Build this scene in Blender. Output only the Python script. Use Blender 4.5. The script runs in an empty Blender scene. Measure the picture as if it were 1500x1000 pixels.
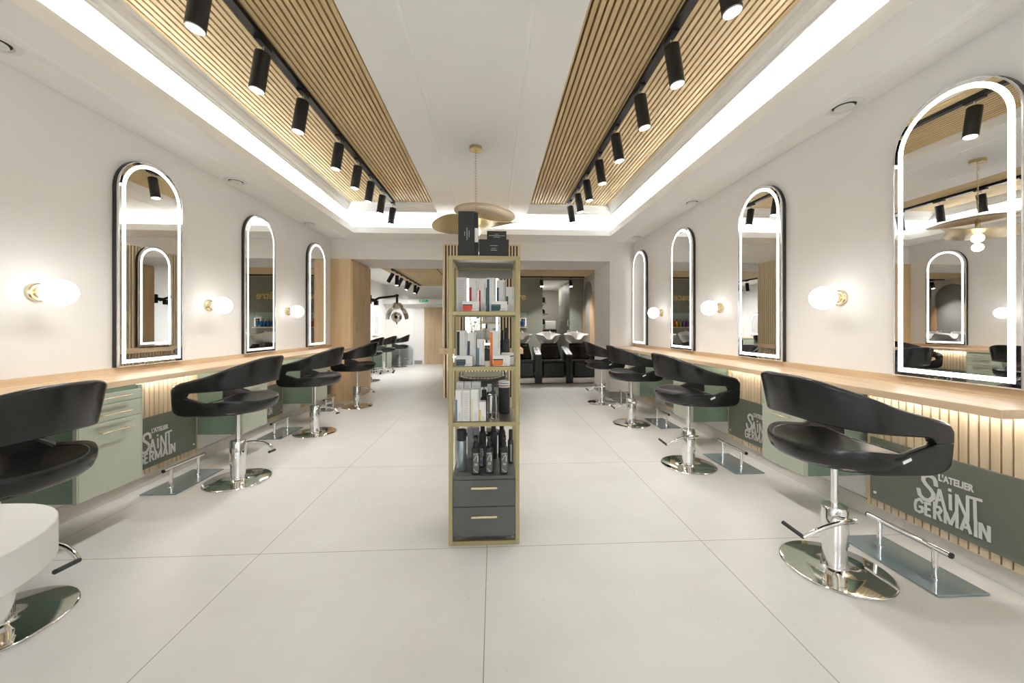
import bpy, math, random
from mathutils import Vector, Matrix
random.seed(7)
R = math.radians
PI = math.pi
sc = bpy.context.scene
C = sc.collection

# ---------------------------------------------------------------- camera
cam_d = bpy.data.cameras.new('camera')
cam_d.sensor_width = 36
cam_d.lens = 36 * 536.3 / 1500
cam_d.shift_y = -21.1 / 1500
cam_d.clip_start = 0.02
cam = bpy.data.objects.new('camera', cam_d)
cam.location = (0, 0, 1.2)
cam.rotation_euler = (PI / 2, 0, -0.0509)
C.objects.link(cam)
sc.camera = cam
# ---------------------------------------------------------------- world and exposure
sc.view_settings.view_transform = 'Standard'
sc.view_settings.look = 'None'
sc.view_settings.gamma = 1
sc.view_settings.use_curve_mapping = False
sc.view_settings.exposure = 0.95
w = bpy.data.worlds.new('sky')
sc.world = w
w.use_nodes = True
w.node_tree.nodes['Background'].inputs[0].default_value = (0.86, 0.94, 1.0, 1)
w.node_tree.nodes['Background'].inputs[1].default_value = 7.5
cy = sc.cycles
cy.use_denoising = True
cy.max_bounces = 10
cy.diffuse_bounces = 6
cy.glossy_bounces = 6
cy.transmission_bounces = 6
cy.transparent_max_bounces = 8
cy.sample_clamp_indirect = 6
cy.caustics_reflective = False
cy.caustics_refractive = False
cy.blur_glossy = 0.5
SPOT_W = 21.0        # one track spotlight
COVE_E = 26.0        # emission of the cove strips
LED_E = 3.2          # light rings of the mirrors
UNDER_E = 20.0       # strips below the counters
GLOBE_E = 1.9
def light(name, kind, loc, energy, color=(1, .95, .88), parent=None, rot=(0, 0, 0), **kw):
    d = bpy.data.lights.new(name, kind)
    d.energy = energy
    d.color = color
    for k, v in kw.items():
        setattr(d, k, v)
    o = bpy.data.objects.new(name, d)
    C.objects.link(o)
    o.location = loc
    o.rotation_euler = rot
    if parent:
        o.parent = parent
    return o
# daylight enters through the shop windows behind the camera (portal guides the sampling)
portal = light('window_portal', 'AREA', (-0.05, -2.88, 1.45), 1, (1, 1, 1), rot=(R(-90), 0, PI), shape='RECTANGLE', size=4.4, size_y=2.05)
portal.data.cycles.is_portal = True

# ---------------------------------------------------------------- materials
MATS = {}
def mat(name, col, rough=.5, metal=0, emit=0, ecol=None, alpha=1, trans=0, spec=None, coat=0, ior=None):
    if name in MATS:
        return MATS[name]
    m = bpy.data.materials.new(name)
    m.use_nodes = True
    b = m.node_tree.nodes['Principled BSDF']
    b.inputs['Base Color'].default_value = (*col, 1)
    b.inputs['Roughness'].default_value = rough
    b.inputs['Metallic'].default_value = metal
    if emit:
        b.inputs['Emission Color'].default_value = (*(ecol or col), 1)
        b.inputs['Emission Strength'].default_value = emit
    b.inputs['Transmission Weight'].default_value = trans
    b.inputs['Alpha'].default_value = alpha
    if spec is not None:
        b.inputs['Specular IOR Level'].default_value = spec
    b.inputs['Coat Weight'].default_value = coat
    if ior:
        b.inputs['IOR'].default_value = ior
    MATS[name] = m
    return m
def nodes(m):
    nt = m.node_tree
    return nt, nt.nodes['Principled BSDF']
def noisy(name, c1, c2, scale, rough=.6, stretch=(1, 1, 1), bump=0, metal=0, detail=4, rr=None):
    """two-tone noise material in object space"""
    m = mat(name, c1, rough, metal)
    nt, b = nodes(m)
    tc = nt.nodes.new('ShaderNodeTexCoord')
    mp = nt.nodes.new('ShaderNodeMapping')
    mp.inputs['Scale'].default_value = stretch
    n = nt.nodes.new('ShaderNodeTexNoise')
    n.inputs['Scale'].default_value = scale
    n.inputs['Detail'].default_value = detail
    r = nt.nodes.new('ShaderNodeValToRGB')
    r.color_ramp.elements[0].position = .3
    r.color_ramp.elements[1].position = .72
    r.color_ramp.elements[0].color = (*c1, 1)
    r.color_ramp.elements[1].color = (*c2, 1)
    L = nt.links.new
    L(tc.outputs['Object'], mp.inputs[0]); L(mp.outputs[0], n.inputs['Vector'])
    L(n.outputs[0], r.inputs[0]); L(r.outputs[0], b.inputs['Base Color'])
    if bump:
        bp = nt.nodes.new('ShaderNodeBump')
        bp.inputs['Strength'].default_value = bump
        bp.inputs['Distance'].default_value = .002
        L(n.outputs[0], bp.inputs['Height']); L(bp.outputs[0], b.inputs['Normal'])
    return m
WALL = noisy('wall_paint', (.80, .778, .75), (.815, .792, .765), 3, .7)
CEIL = noisy('ceiling_paint', (.90, .893, .87), (.91, .903, .88), 2, .75)
COOLWALL = noisy('rear_wall_paint', (.86, .86, .855), (.88, .88, .875), 3, .7)
OAK = noisy('oak_counter', (.54, .385, .23), (.70, .54, .37), 3.0, .38, (6, .55, 6), bump=.05, detail=6)
OAKV = noisy('oak_veneer_upright', (.60, .425, .24), (.73, .55, .34), 2.6, .5, (5, 5, .45), bump=.05, detail=6)
OAKD = noisy('oak_door', (.46, .33, .205), (.60, .45, .29), 2.6, .5, (5, 5, .45), bump=.05, detail=6)
SLAT = noisy('slat_oak', (.60, .44, .225), (.71, .54, .305), 4, .55, (8, .6, 8))
SLATV = noisy('slat_oak_upright', (.54, .425, .275), (.64, .52, .36), 4, .55, (8, 8, .6))
FELT = mat('slat_backing_felt', (.026, .015, .009), .95)
LEATHER = noisy('black_leather', (.0065, .0065, .0065), (.012, .012, .0115), 40, .24, bump=.04)
CHROME = mat('chrome', (.86, .86, .85), .06, 1)
STEEL = noisy('brushed_steel', (.55, .53, .50), (.68, .66, .62), 6, .28, (1, 1, 14), metal=1)
BLACK = mat('black_metal', (.012, .012, .013), .38, .3)
BLACKM = mat('matt_black', (.02, .02, .021), .6)
GOLD = mat('brushed_gold', (.40, .34, .18), .36, .5)
BRASS = mat('satin_brass', (.56, .44, .235), .27, 1)
BRASSL = mat('pale_brass', (.86, .74, .50), .25, 1)
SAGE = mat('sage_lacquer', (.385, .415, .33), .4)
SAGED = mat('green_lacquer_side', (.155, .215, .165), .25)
OLIVE = mat('olive_green_board', (.155, .170, .128), .45)
GREENW = noisy('dark_green_panel', (.19, .205, .165), (.205, .22, .178), 2, .5)
WHITEP = mat('white_vinyl', (.80, .80, .78), .5)
MIRROR = mat('mirror_glass', (.93, .935, .93), .0, 1)
LEDM = mat('led_strip', (1, 1, 1), .5, 0, LED_E, (1, .985, .96))
LEDOFF = mat('led_strip_dim', (.8, .8, .78), .4, 0, .55, (1, .97, .92))
UNDER = mat('counter_led', (1, 1, 1), .5, 0, UNDER_E, (1, .985, .96))
COVE = mat('cove_led', (1, 1, 1), .5, 0, COVE_E, (.93, .98, 1))
GLOBE = mat('opal_globe', (1, 1, 1), .3, 0, GLOBE_E, (1, .97, .93))
LENS = mat('spot_lens', (1, 1, 1), .3, 0, 26, (1, .96, .90))
SMOKE = mat('smoked_glass_plate', (.20, .26, .28), .05, 0, spec=.7, coat=1)
GLASS = mat('clear_glass', (.97, .98, .97), .02, 0, trans=1, ior=1.45)
CREAM = mat('white_solid_surface', (.78, .78, .75), .35)
GREYM = noisy('anthracite_metal', (.085, .087, .085), (.105, .107, .104), 5, .42)
SHELFM = mat('dark_metal_shelf', (.26, .25, .235), .28, .8)
CERAM = mat('white_ceramic', (.80, .79, .77), .12, coat=.6)
STONE = noisy('stone_baseboard', (.55, .52, .465), (.62, .585, .53), 6, .55)
GREYB = mat('grey_baseboard', (.34, .33, .31), .5)
BULB = mat('amber_bulb', (1, .86, .62), .05, 0, 1.5, (1, .75, .4), trans=.8)
COPPER = mat('copper_panel', (.62, .36, .20), .35, .5)

# floor: 1.2 m stone tiles with thin joints
FLOOR = mat('stone_floor_tiles', (.6, .6, .56), .38)
def floor_mat():
    nt, b = nodes(FLOOR)
    L = nt.links.new
    N = nt.nodes.new
    tc = N('ShaderNodeTexCoord')
    sx = N('ShaderNodeSeparateXYZ')
    L(tc.outputs['Object'], sx.inputs[0])
    def joint(out, off, wid):
        a = N('ShaderNodeMath'); a.operation = 'ADD'; a.inputs[1].default_value = 60.0 - off
        L(out, a.inputs[0])
        d = N('ShaderNodeMath'); d.operation = 'DIVIDE'; d.inputs[1].default_value = 1.2
        L(a.outputs[0], d.inputs[0])
        f = N('ShaderNodeMath'); f.operation = 'FRACT'
        L(d.outputs[0], f.inputs[0])
        s = N('ShaderNodeMath'); s.operation = 'LESS_THAN'; s.inputs[1].default_value = wid / 1.2
        L(f.outputs[0], s.inputs[0])
        return s.outputs[0]
    jx = joint(sx.outputs[0], -0.036, .0035)
    jy = joint(sx.outputs[1], 2.0, .0035)
    mx = N('ShaderNodeMath'); mx.operation = 'MAXIMUM'
    L(jx, mx.inputs[0]); L(jy, mx.inputs[1])
    n1 = N('ShaderNodeTexNoise'); n1.inputs['Scale'].default_value = 1.7; n1.inputs['Detail'].default_value = 7
    n1.inputs['Roughness'].default_value = .62
    L(tc.outputs['Object'], n1.inputs['Vector'])
    r = N('ShaderNodeValToRGB')
    r.color_ramp.elements[0].position = .32; r.color_ramp.elements[0].color = (.535, .525, .492, 1)
    r.color_ramp.elements[1].position = .7; r.color_ramp.elements[1].color = (.60, .59, .557, 1)
    L(n1.outputs[0], r.inputs[0])
    n2 = N('ShaderNodeTexNoise'); n2.inputs['Scale'].default_value = 34; n2.inputs['Detail'].default_value = 2
    L(tc.outputs['Object'], n2.inputs['Vector'])
    sp = N('ShaderNodeMath'); sp.operation = 'LESS_THAN'; sp.inputs[1].default_value = .26
    L(n2.outputs[0], sp.inputs[0])
    m1 = N('ShaderNodeMixRGB'); m1.inputs[2].default_value = (.46, .44, .38, 1)
    ms = N('ShaderNodeMath'); ms.operation = 'MULTIPLY'; ms.inputs[1].default_value = .6
    L(sp.outputs[0], ms.inputs[0]); L(ms.outputs[0], m1.inputs[0]); L(r.outputs[0], m1.inputs[1])
    m2 = N('ShaderNodeMixRGB'); m2.inputs[2].default_value = (.20, .17, .12, 1)
    L(mx.outputs[0], m2.inputs[0]); L(m1.outputs[0], m2.inputs[1])
    L(m2.outputs[0], b.inputs['Base Color'])
floor_mat()

# ---------------------------------------------------------------- mesh helpers
class MB:
    def __init__(s):
        s.v = []; s.f = []; s.sm = []
    def add(s, vs, fs, smooth=False, M=None):
        o = len(s.v)
        for p in vs:
            p = Vector(p)
            s.v.append(tuple(M @ p if M else p))
        for f in fs:
            s.f.append(tuple(i + o for i in f)); s.sm.append(smooth)
        return s
    def box(s, x0, x1, y0, y1, z0, z1, M=None):
        vs = [(x, y, z) for z in (z0, z1) for y in (y0, y1) for x in (x0, x1)]
        fs = [(0, 2, 3, 1), (4, 5, 7, 6), (0, 1, 5, 4), (2, 6, 7, 3), (0, 4, 6, 2), (1, 3, 7, 5)]
        return s.add(vs, fs, False, M)
    def bbox(s, x0, x1, y0, y1, z0, z1, b=.004, M=None):
        """box with chamfered edges (loop loft along z)"""
        def ring(z, i):
            a, c, d, e = x0 + i, x1 - i, y0 + i, y1 - i
            return [(a + b, d, z), (c - b, d, z), (c, d + b, z), (c, e - b, z), (c - b, e, z), (a + b, e, z), (a, e - b, z), (a, d + b, z)]
        return s.loft([ring(z0, b), ring(z0 + b, 0), ring(z1 - b, 0), ring(z1, b)], M=M, smooth=False)
    def loft(s, rings, closed=True, caps=True, M=None, smooth=True):
        n = len(rings[0]); vs = [p for r in rings for p in r]; fs = []
        for i in range(len(rings) - 1):
            for j in range(n if closed else n - 1):
                k = (j + 1) % n
                fs.append((i * n + j, i * n + k, (i + 1) * n + k, (i + 1) * n + j))
        o = len(s.v)
        s.add(vs, fs, smooth, M)
        if caps and closed:
            s.f.append(tuple(o + j for j in reversed(range(n)))); s.sm.append(False)
            s.f.append(tuple(o + (len(rings) - 1) * n + j for j in range(n))); s.sm.append(False)
        return s
    def lathe(s, prof, n=24, M=None, smooth=True, caps=True):
        rings = [[(r * math.cos(2 * PI * j / n), r * math.sin(2 * PI * j / n), z) for j in range(n)] for r, z in prof]
        return s.loft(rings, M=M, smooth=smooth, caps=caps)
    def cyl(s, p0, p1, r, n=16, r1=None):
        p0 = Vector(p0); p1 = Vector(p1); d = p1 - p0
        M = Matrix.Translation(p0) @ d.to_track_quat('Z', 'Y').to_matrix().to_4x4()
        return s.lathe([(r, 0), (r if r1 is None else r1, d.length)], n, M)
    def tube(s, pts, r, n=10, rad=None):
        pts = [Vector(p) for p in pts]; rings = []; up = None
        for i, p in enumerate(pts):
            a = pts[max(i - 1, 0)]; b = pts[min(i + 1, len(pts) - 1)]
            t = (b - a).normalized()
            if up is None:
                up = t.orthogonal().normalized()
            up = (up - t * up.dot(t)).normalized(); q = t.cross(up)
            rr = rad[i] if rad else r
            rings.append([tuple(p + rr * (math.cos(2 * PI * j / n) * up + math.sin(2 * PI * j / n) * q)) for j in range(n)])
        return s.loft(rings)
    def build(s, name, m, parent=None, loc=None):
        me = bpy.data.meshes.new(name)
        me.from_pydata(s.v, [], s.f)
        me.materials.append(m)
        me.polygons.foreach_set('use_smooth', s.sm)
        me.update()
        if any(s.sm): me.set_sharp_from_angle(angle=R(38))
        o = bpy.data.objects.new(name, me)
        C.objects.link(o)
        if parent: o.parent = parent
        if loc: o.location = loc
        return o
def fixn(o):
    import bmesh
    bm = bmesh.new(); bm.from_mesh(o.data)
    bmesh.ops.recalc_face_normals(bm, faces=bm.faces); bm.to_mesh(o.data); bm.free()
    return o
def tag(o, label, cat, group=None, kind=None):
    if label: o['label'] = label
    if cat: o['category'] = cat
    if group: o['group'] = group
    if kind: o['kind'] = kind
    return o
def struct(o):
    o['kind'] = 'structure'; return o
def thing(name, loc, rz, label, cat, group=None):
    o = bpy.data.objects.new(name, None)
    C.objects.link(o); o.location = loc; o.rotation_euler = (0, 0, rz)
    o.empty_display_size = .1
    return tag(o, label, cat, group)
def kids(o): return [c for c in C.objects if c.parent == o]
def dup(o, loc=None, rz=None, label=None, parent=None):
    c = o.copy(); C.objects.link(c)
    if parent: c.parent = parent
    if loc is not None: c.location = loc
    if rz is not None: c.rotation_euler[2] = rz
    if label: c['label'] = label
    for k in kids(o): dup(k, parent=c)
    return c
def smoothstep(a, b, x):
    t = max(0, min(1, (x - a) / (b - a))); return t * t * (3 - 2 * t)
def lerp(a, b, t): return a + (b - a) * t
def interp(tab, x):
    if x <= tab[0][0]: return tab[0][1]
    for (a, p), (b, q) in zip(tab, tab[1:]):
        if x <= b:
            t = (x - a) / (b - a); t = t * t * (3 - 2 * t) * .35 + t * .65
            return lerp(p, q, t)
    return tab[-1][1]
def text_mesh(name, s, size, m, parent=None, M=None, ext=.0012, off=.0, sx=1, align='LEFT', space=1):
    cu = bpy.data.curves.new(name, 'FONT')
    cu.body = s; cu.size = size; cu.extrude = ext; cu.offset = off; cu.align_x = align
    cu.space_character = space; cu.resolution_u = 3
    t = bpy.data.objects.new(name, cu); C.objects.link(t)
    dg = bpy.context.evaluated_depsgraph_get()
    me = bpy.data.meshes.new_from_object(t.evaluated_get(dg))
    C.objects.unlink(t); bpy.data.objects.remove(t)
    me.transform(Matrix.Diagonal((sx, 1, 1, 1)))
    if M: me.transform(M)
    me.materials.clear(); me.materials.append(m)
    o = bpy.data.objects.new(name, me); C.objects.link(o)
    if parent: o.parent = parent
    return o
# text frame standing upright: local x of the text -> direction d, up -> z
def upright(origin, d, n):
    d = Vector(d); n = Vector(n)
    M = Matrix.Identity(4)
    M.col[0] = (*d, 0); M.col[1] = (0, 0, 1, 0); M.col[2] = (*n, 0); M.col[3] = (*origin, 1)
    return M

XL, XR, YF, ZC, ZS = -2.64, 2.39, 6.1, 2.88, 2.63
YB = -2.9
# ================================================================ ROOM SHELL
struct(MB().box(-3.7, 2.7, YB - .2, 12.6, -.1, 0).build('floor', FLOOR))
struct(MB().box(XL - .15, XL, YB, YF + .94, 0, 3.1).build('wall_left', WALL))
struct(MB().box(XR, XR + .15, YB, YF + .94, 0, 3.1).build('wall_right', WALL))
wf = MB()
wf.box(XL, XR, YF, 7.04, 2.31, 3.1)
wf.box(1.97, XR, YF, 7.04, 0, 2.31)
struct(wf.build('wall_front', WALL))
wb = MB()
wb.box(XL, -2.3, YB - .15, YB, 0, 3.1); wb.box(2.2, XR, YB - .15, YB, 0, 3.1); wb.box(-.2, .7, YB - .15, YB, .4, 2.5)
wb.box(-2.3, 2.2, YB - .15, YB, 2.5, 3.1); wb.box(-2.3, 2.2, YB - .15, YB, 0, .4)
struct(wb.build('wall_back', WALL))
# shop windows behind the camera
for i, (a, b) in enumerate(((-2.3, -.2), (.7, 2.2))):
    fr = MB()
    fr.box(a, a + .06, YB - .12, YB - .04, .4, 2.5); fr.box(b - .06, b, YB - .12, YB - .04, .4, 2.5)
    fr.box(a, b, YB - .12, YB - .04, .4, .46); fr.box(a, b, YB - .12, YB - .04, 2.44, 2.5)
    fr.box(a, b, YB - .11, YB - .05, 1.98, 2.03)
    o = struct(fr.build('window_%d' % (i + 1), BLACK))
    MB().box(a + .06, b - .06, YB - .085, YB - .078, .46, 2.44).build('pane', mat('window_pane', (.9, .95, 1), .02, 0, alpha=.12), o)
struct(MB().box(-9, 9, -14, YB - .15, -.12, -.02).build('floor_street', mat('asphalt', (.22, .22, .22), .8)))
fc = MB(); fc.box(-9, 9, -14.4, -14, -.1, 4.6)
for i in range(7):
    for zq in (.9, 2.9): fc.box(-8 + i * 2.4, -7 + i * 2.4, -14.0, -13.93, zq, zq + 1.2)
struct(fc.build('wall_street', noisy('street_facade', (.20, .17, .14), (.30, .26, .21), 2, .8)))
# ceiling with two recesses and the cove soffits
RL = (-2.087, -.82); RR = (.497, 1.75); RYE = 5.37; RYS = -2.2
c = MB()
for a, b in ((XL, RL[0]), (RL[1], RR[0]), (RR[1], XR)):
    c.box(a, b, RYS, RYE, ZC, 3.1)
c.box(XL, XR, RYE, YF, ZC, 3.1); c.box(XL, XR, YB, RYS, ZC, 3.1)
c.box(RL[0], RL[1], RYS, RYE, 3.0, 3.1); c.box(RR[0], RR[1], RYS, RYE, 3.0, 3.1)
# soffits round the room with a raised lip
FL, FR, FY = -2.116, 1.84, 5.66
c.box(XL, FL, YB, YF, ZS, ZS + .03); c.box(FL - .02, FL, YB, FY, ZS + .03, 2.72)
c.box(FR, XR, YB, YF, ZS, ZS + .03); c.box(FR, FR + .02, YB, FY, ZS + .03, 2.72)
c.box(FL, FR, FY, YF, ZS, ZS + .03); c.box(FL - .02, FR + .02, FY, FY + .02, ZS + .03, 2.72)
struct(c.build('ceiling', CEIL))
# beads under the soffits and on the flat ceiling
def prof_strip(pts, y0, y1):
    """extrude an x/z profile along y"""
    m = MB()
    m.loft([[(x, y0, z) for x, z in pts], [(x, y1, z) for x, z in pts]], smooth=False)
    return m
t = MB()
for a, b in ((XL + .22, XL + .30), (XR - .25, XR - .17)):
    t.loft([[(a, y, ZS), (a + .02, y, ZS - .009), (b - .02, y, ZS - .009), (b, y, ZS)] for y in (YB, YF)], smooth=False)
struct(fixn(t.build('trim_1', CEIL)))
t = MB()
for x in (-.50, .21):
    t.loft([[(x - .012, y, ZC), (x - .006, y, ZC - .004), (x + .006, y, ZC - .004), (x + .012, y, ZC)] for y in (RYS, YF - .2)], smooth=False)
struct(fixn(t.build('trim_2', CEIL)))
# cornice moulding inside each recess: outer long side and far side
def cornice(name, xo, xw, xi):
    s = 1 if xw > xo else -1
    # distance from outer edge (0) to slats (1), z
    P = [(0, ZC - .014), (.0, ZC), (.16, ZC + .002), (.2, ZC + .014), (.5, ZC + .028), (.72, ZC + .060), (.75, ZC + .075), (1, ZC + .082), (1, ZC + .12), (-.12, ZC + .12), (-.12, ZC - .006), (-.1, ZC - .014)]
    wx = abs(xw - xo)
    m = MB()
    n = len(P)
    rings = []
    rings.append([(xo + s * wx * d, RYS, z) for d, z in P])
    rings.append([(xo + s * wx * d, RYE - .15 * d, z) for d, z in P])
    rings.append([(xi, RYE - .15 * d, z) for d, z in P])
    m.loft(rings, smooth=False)
    return struct(fixn(m.build(name, CEIL)))
cornice('trim_3', RL[0], -2.0, RL[1]); cornice('trim_4', RR[1], 1.656, RR[0])
# slatted ceiling panels
def slat_panel_h(name, x0, x1, y0, y1, z, pitch, label, m=SLAT, hgt=.03):
    T = thing(name, ((x0 + x1) / 2, (y0 + y1) / 2, z), 0, label, 'ceiling panel')
    hx, hy = (x1 - x0) / 2, (y1 - y0) / 2
    MB().box(-hx, hx, -hy, hy, hgt, hgt + .006).build('backing', FELT, T)
    k = MB(); n = round((x1 - x0) / pitch); p = (x1 - x0) / n
    for i in range(n):
        a = -hx + i * p
        k.box(a + p * .17, a + p * .83, -hy, hy, 0, hgt)
    k.build('slats', m, T)
    return T
slat_panel_h('slatted_ceiling_panel', -2.0, RL[1], RYS, 5.22, 2.955, .04, 'oak slatted ceiling panel recessed above the left row of mirrors')
slat_panel_h('slatted_ceiling_panel', RR[0], 1.656, RYS, 5.22, 2.955, .04, 'oak slatted ceiling panel recessed above the right row of mirrors')
# cove light strips lying on the soffits
def cove(label, x0, x1, y0, y1):
    T = MB().box(x0, x1, y0, y1, 2.662, 2.672).build('cove_light_strip', COVE)
    tag(T, label, 'light strip')
cove('hidden light strip glowing in the left ceiling cove', -2.36, -2.32, YB + .1, 5.8)
cove('hidden light strip glowing in the right ceiling cove', 2.06, 2.10, YB + .1, 5.8)
cove('hidden light strip glowing in the far ceiling cove', -2.25, 2.0, 5.86, 5.90)
# skirting
for nm, x0, x1, y1 in (('baseboard_left', XL, XL + .014, 6.07), ('baseboard_right', XR - .014, XR, YF)):
    b = MB()
    y = -2.8
    while y < y1:
        b.box(x0, x1, y + .002, min(y + 1.2, y1), 0, .105); y += 1.2
    struct(b.build(nm, STONE))
b = MB(); b.box(1.956, XR - .02, YF - .014, YF, 0, .11); b.box(1.956, 1.97, YF, 7.04, 0, .11)
struct(b.build('baseboard_front', GREYB))

# ================================================================ REAR ROOMS
ZR = 2.5
r = MB()
r.box(-3.6, -3.45, 7.04, 12.15, 0, 2.7)
r.box(-3.45, XL - .15, 6.9, 7.04, 0, 2.7)
struct(r.build('wall_rear_left', COOLWALL))
r = MB()
r.box(-3.45, -1.25, 12.0, 12.15, 0, 2.7)
struct(r.build('wall_rear', COOLWALL))
struct(MB().box(-3.45, -1.26, 11.70, 11.99, 1.93, 2.09).build('trim_5', COOLWALL))
struct(MB().box(-3.45, -2.30, 11.985, 12.0, 0, .12).build('baseboard_rear', GREYB))
# green wall with opening
g = MB()
g.box(-1.25, 1.31, 9.7, 9.78, 0, 2.54); g.box(-1.25, -1.17, 9.78, 12.0, 0, ZR)
g.box(1.31, 2.42, 9.7, 9.78, 2.46, 2.54)
struct(g.build('wall_green', GREENW))
r = MB(); r.box(2.42, 2.55, 7.04, 12.4, 0, 2.7)
struct(r.build('wall_rear_right', noisy('warm_plaster', (.50, .45, .38), (.54, .49, .42), 3, .7)))
r = MB(); r.box(1.23, 1.31, 9.78, 12.4, 0, 2.5); r.box(1.23, 2.5, 12.3, 12.4, 0, 2.5)
struct(r.build('wall_corridor', mat('grey_plaster', (.36, .345, .32), .7)))
struct(MB().box(-3.6, 2.55, 6.98, 12.4, 2.54, 2.75).build('ceiling_rear', CEIL))
struct(MB().box(1.31, 2.42, 9.79, 12.4, 2.44, 2.5).build('ceiling_corridor', CEIL))
def rear_slats():
    T = thing('slatted_ceiling_panel', (-.55, 9.4, ZR), 0, 'wide oak slatted ceiling over the rear wash area', 'ceiling panel')
    k = MB()
    for x0, x1, y1 in ((-2.5, -1.25, 11.7), (-1.25, 2.415, 9.69)):
        k2 = int((x1 - x0) / .042)
        for i in range(k2):
            a = x0 + i * .042
            k.box(a + .55 + .007, a + .55 + .034, 7.06 - 9.4, y1 - 9.4, 0, .028)
    k.build('slats', SLAT, T)
    bk = MB(); bk.box(-2.5 + .55, -1.25 + .55, 7.06 - 9.4, 2.3, .028, .034); bk.box(-1.25 + .55, 2.415 + .55, 7.06 - 9.4, .29, .028, .034)
    bk.build('backing', FELT, T)
rear_slats()

# ================================================================ LIGHTING TRACKS
SPOTN = [0]
def spot(x, y, z, tilt_out, tilt_y, label, group, L=.225, energy=SPOT_W, cone=105):
    T = thing('track_spotlight', (x, y, z), 0, label, 'spotlight', group)
    # head hangs from z; tilt about y by tilt_out (outwards)
    M = Matrix.Translation((0, 0, -.062)) @ Matrix.Rotation(tilt_y, 4, 'X') @ Matrix.Rotation(tilt_out, 4, 'Y')
    MB().box(-.017, .017, -.06, .06, -.016, 0).build('adapter', BLACK, T)
    m = MB(); m.cyl((0, 0, -.014), (0, 0, -.066), .008, 10)
    m.lathe([(.0, .016), (.012, .014), (.012, -.004), (0, -.006)], 12, M)
    m.build('swivel_arm', CHROME, T)
    h = MB()
    h.lathe([(.0, 0), (.040, 0), (.043, -.003), (.043, -L), (.0405, -L), (.0405, -L + .012), (.0, -L + .012)], 28, M, caps=False)
    fixn(h.build('housing', BLACK, T))
    rg = MB(); rg.lathe([(.0405, -L + .010), (.0405, -L - .006), (.0365, -L - .006), (.0365, -L + .010)], 28, M, caps=False)
    fixn(rg.build('rim', mat('clear_rim', (.75, .75, .73), .15, .2), T))
    MB().lathe([(.0365, -L + .004), (.0365, -L + .002), (.0, -L + .001)], 28, M).build('lens', LENS, T)
    if energy:
        p = M @ Vector((0, 0, -L - .012))
        q = (M.to_3x3() @ Vector((0, 0, -1))).to_track_quat('-Z', 'Y').to_euler()
        light('spot_beam', 'SPOT', p, energy, (1, .99, .975), T, q, spot_size=R(cone), spot_blend=.9, shadow_soft_size=.035)
    return T
ORD = ['first', 'second', 'third', 'fourth', 'fifth', 'sixth', 'seventh', 'last']
TKZ = 2.925
for side, X, ys, sg in (('left', -1.40, (1.84, 2.30, 2.77, 3.41, 3.87, 4.28, 4.71, 5.20), 1),
                        ('right', 1.055, (1.62, 2.12, 2.59, 3.12, 3.62, 4.11, 4.53, 5.00), -1)):
    m = MB(); m.box(-.024, .024, -2.0, 5.12 - .01 + (.10 if sg > 0 else 0), TKZ, TKZ + .032)
    o = m.build('lighting_track', BLACK, loc=(X, 0, 0))
    tag(o, 'long black lighting track on the %s slatted ceiling panel' % side, 'lighting track')
    for k, y in enumerate(ys):
        nm = 'nearest the camera' if k == 0 else ('at the far end' if k == 7 else ORD[k] + ' from the camera')
        spot(X, y, TKZ, R(9) * sg, R(0), 'black cylinder spotlight on the %s ceiling track, %s' % (side, nm), 'spotlights on the %s track' % side)
# rear tracks
o = MB().box(-.016, .016, -1.6, 1.6, ZR - .03, ZR).build('lighting_track', BLACK, loc=(-2.25, 9.85, 0))
tag(o, 'black lighting track on the slatted ceiling left of the partition', 'lighting track')
for k, (y, to, ty) in enumerate(((8.35, .55, .2), (8.7, .05, 0), (9.15, .5, .2), (9.7, .12, 0), (10.1, .5, -.2), (10.7, .1, 0), (11.2, .45, 0))):
    spot(-2.25, y, ZR - .03, to, ty, 'black spotlight on the rear left track, ' + ('nearest' if k == 0 else 'farthest' if k == 6 else ORD[k] + ' from the near end'),
         'spotlights on the rear left track', energy=SPOT_W * 1.4, cone=150)
o = MB().box(-2.2, 1.1, -.016, .016, ZR - .03, ZR).build('lighting_track', BLACK, loc=(1.25, 9.35, 0))
tag(o, 'black lighting track across the ceiling above the wash basins', 'lighting track')
for x, lb in ((1.235, 'left of the two black spotlights shining above the wash basins'), (1.99, 'right of the two black spotlights shining above the wash basins')):
    spot(x, 9.35, ZR - .03, 0, R(-14), lb, 'spotlights above the wash basins', L=.17, energy=SPOT_W * 5.0)

# round air valves in the soffits
def vent(x, y, label):
    T = thing('air_vent', (x, y, ZS), 0, label, 'air vent', 'round air vents in the soffits')
    MB().lathe([(.098, 0), (.095, -.006), (.070, -.010), (.064, -.004), (.060, 0)], 36, caps=False).build('flange', CREAM, T)
    MB().lathe([(.062, -.001), (.0, -.0011)], 30).build('duct', BLACKM, T)
    MB().lathe([(.0, -.020), (.045, -.018), (.052, -.012), (.050, -.008), (0, -.007)], 30).build('disc', CREAM, T)
vent(-2.50, 1.96, 'round white air vent at the left edge of the picture')
vent(-2.52, 3.72, 'round white air vent above the left wall, between first and second mirror')
vent(-2.535, 5.18, 'small round white air vent above the left wall, farthest along')
vent(2.27, 2.26, 'large round white air vent above the right wall, nearest')
vent(2.27, 4.08, 'round white air vent above the right wall between second and third mirror')
vent(2.26, 5.70, 'small round white air vent above the right wall, farthest along')

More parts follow.
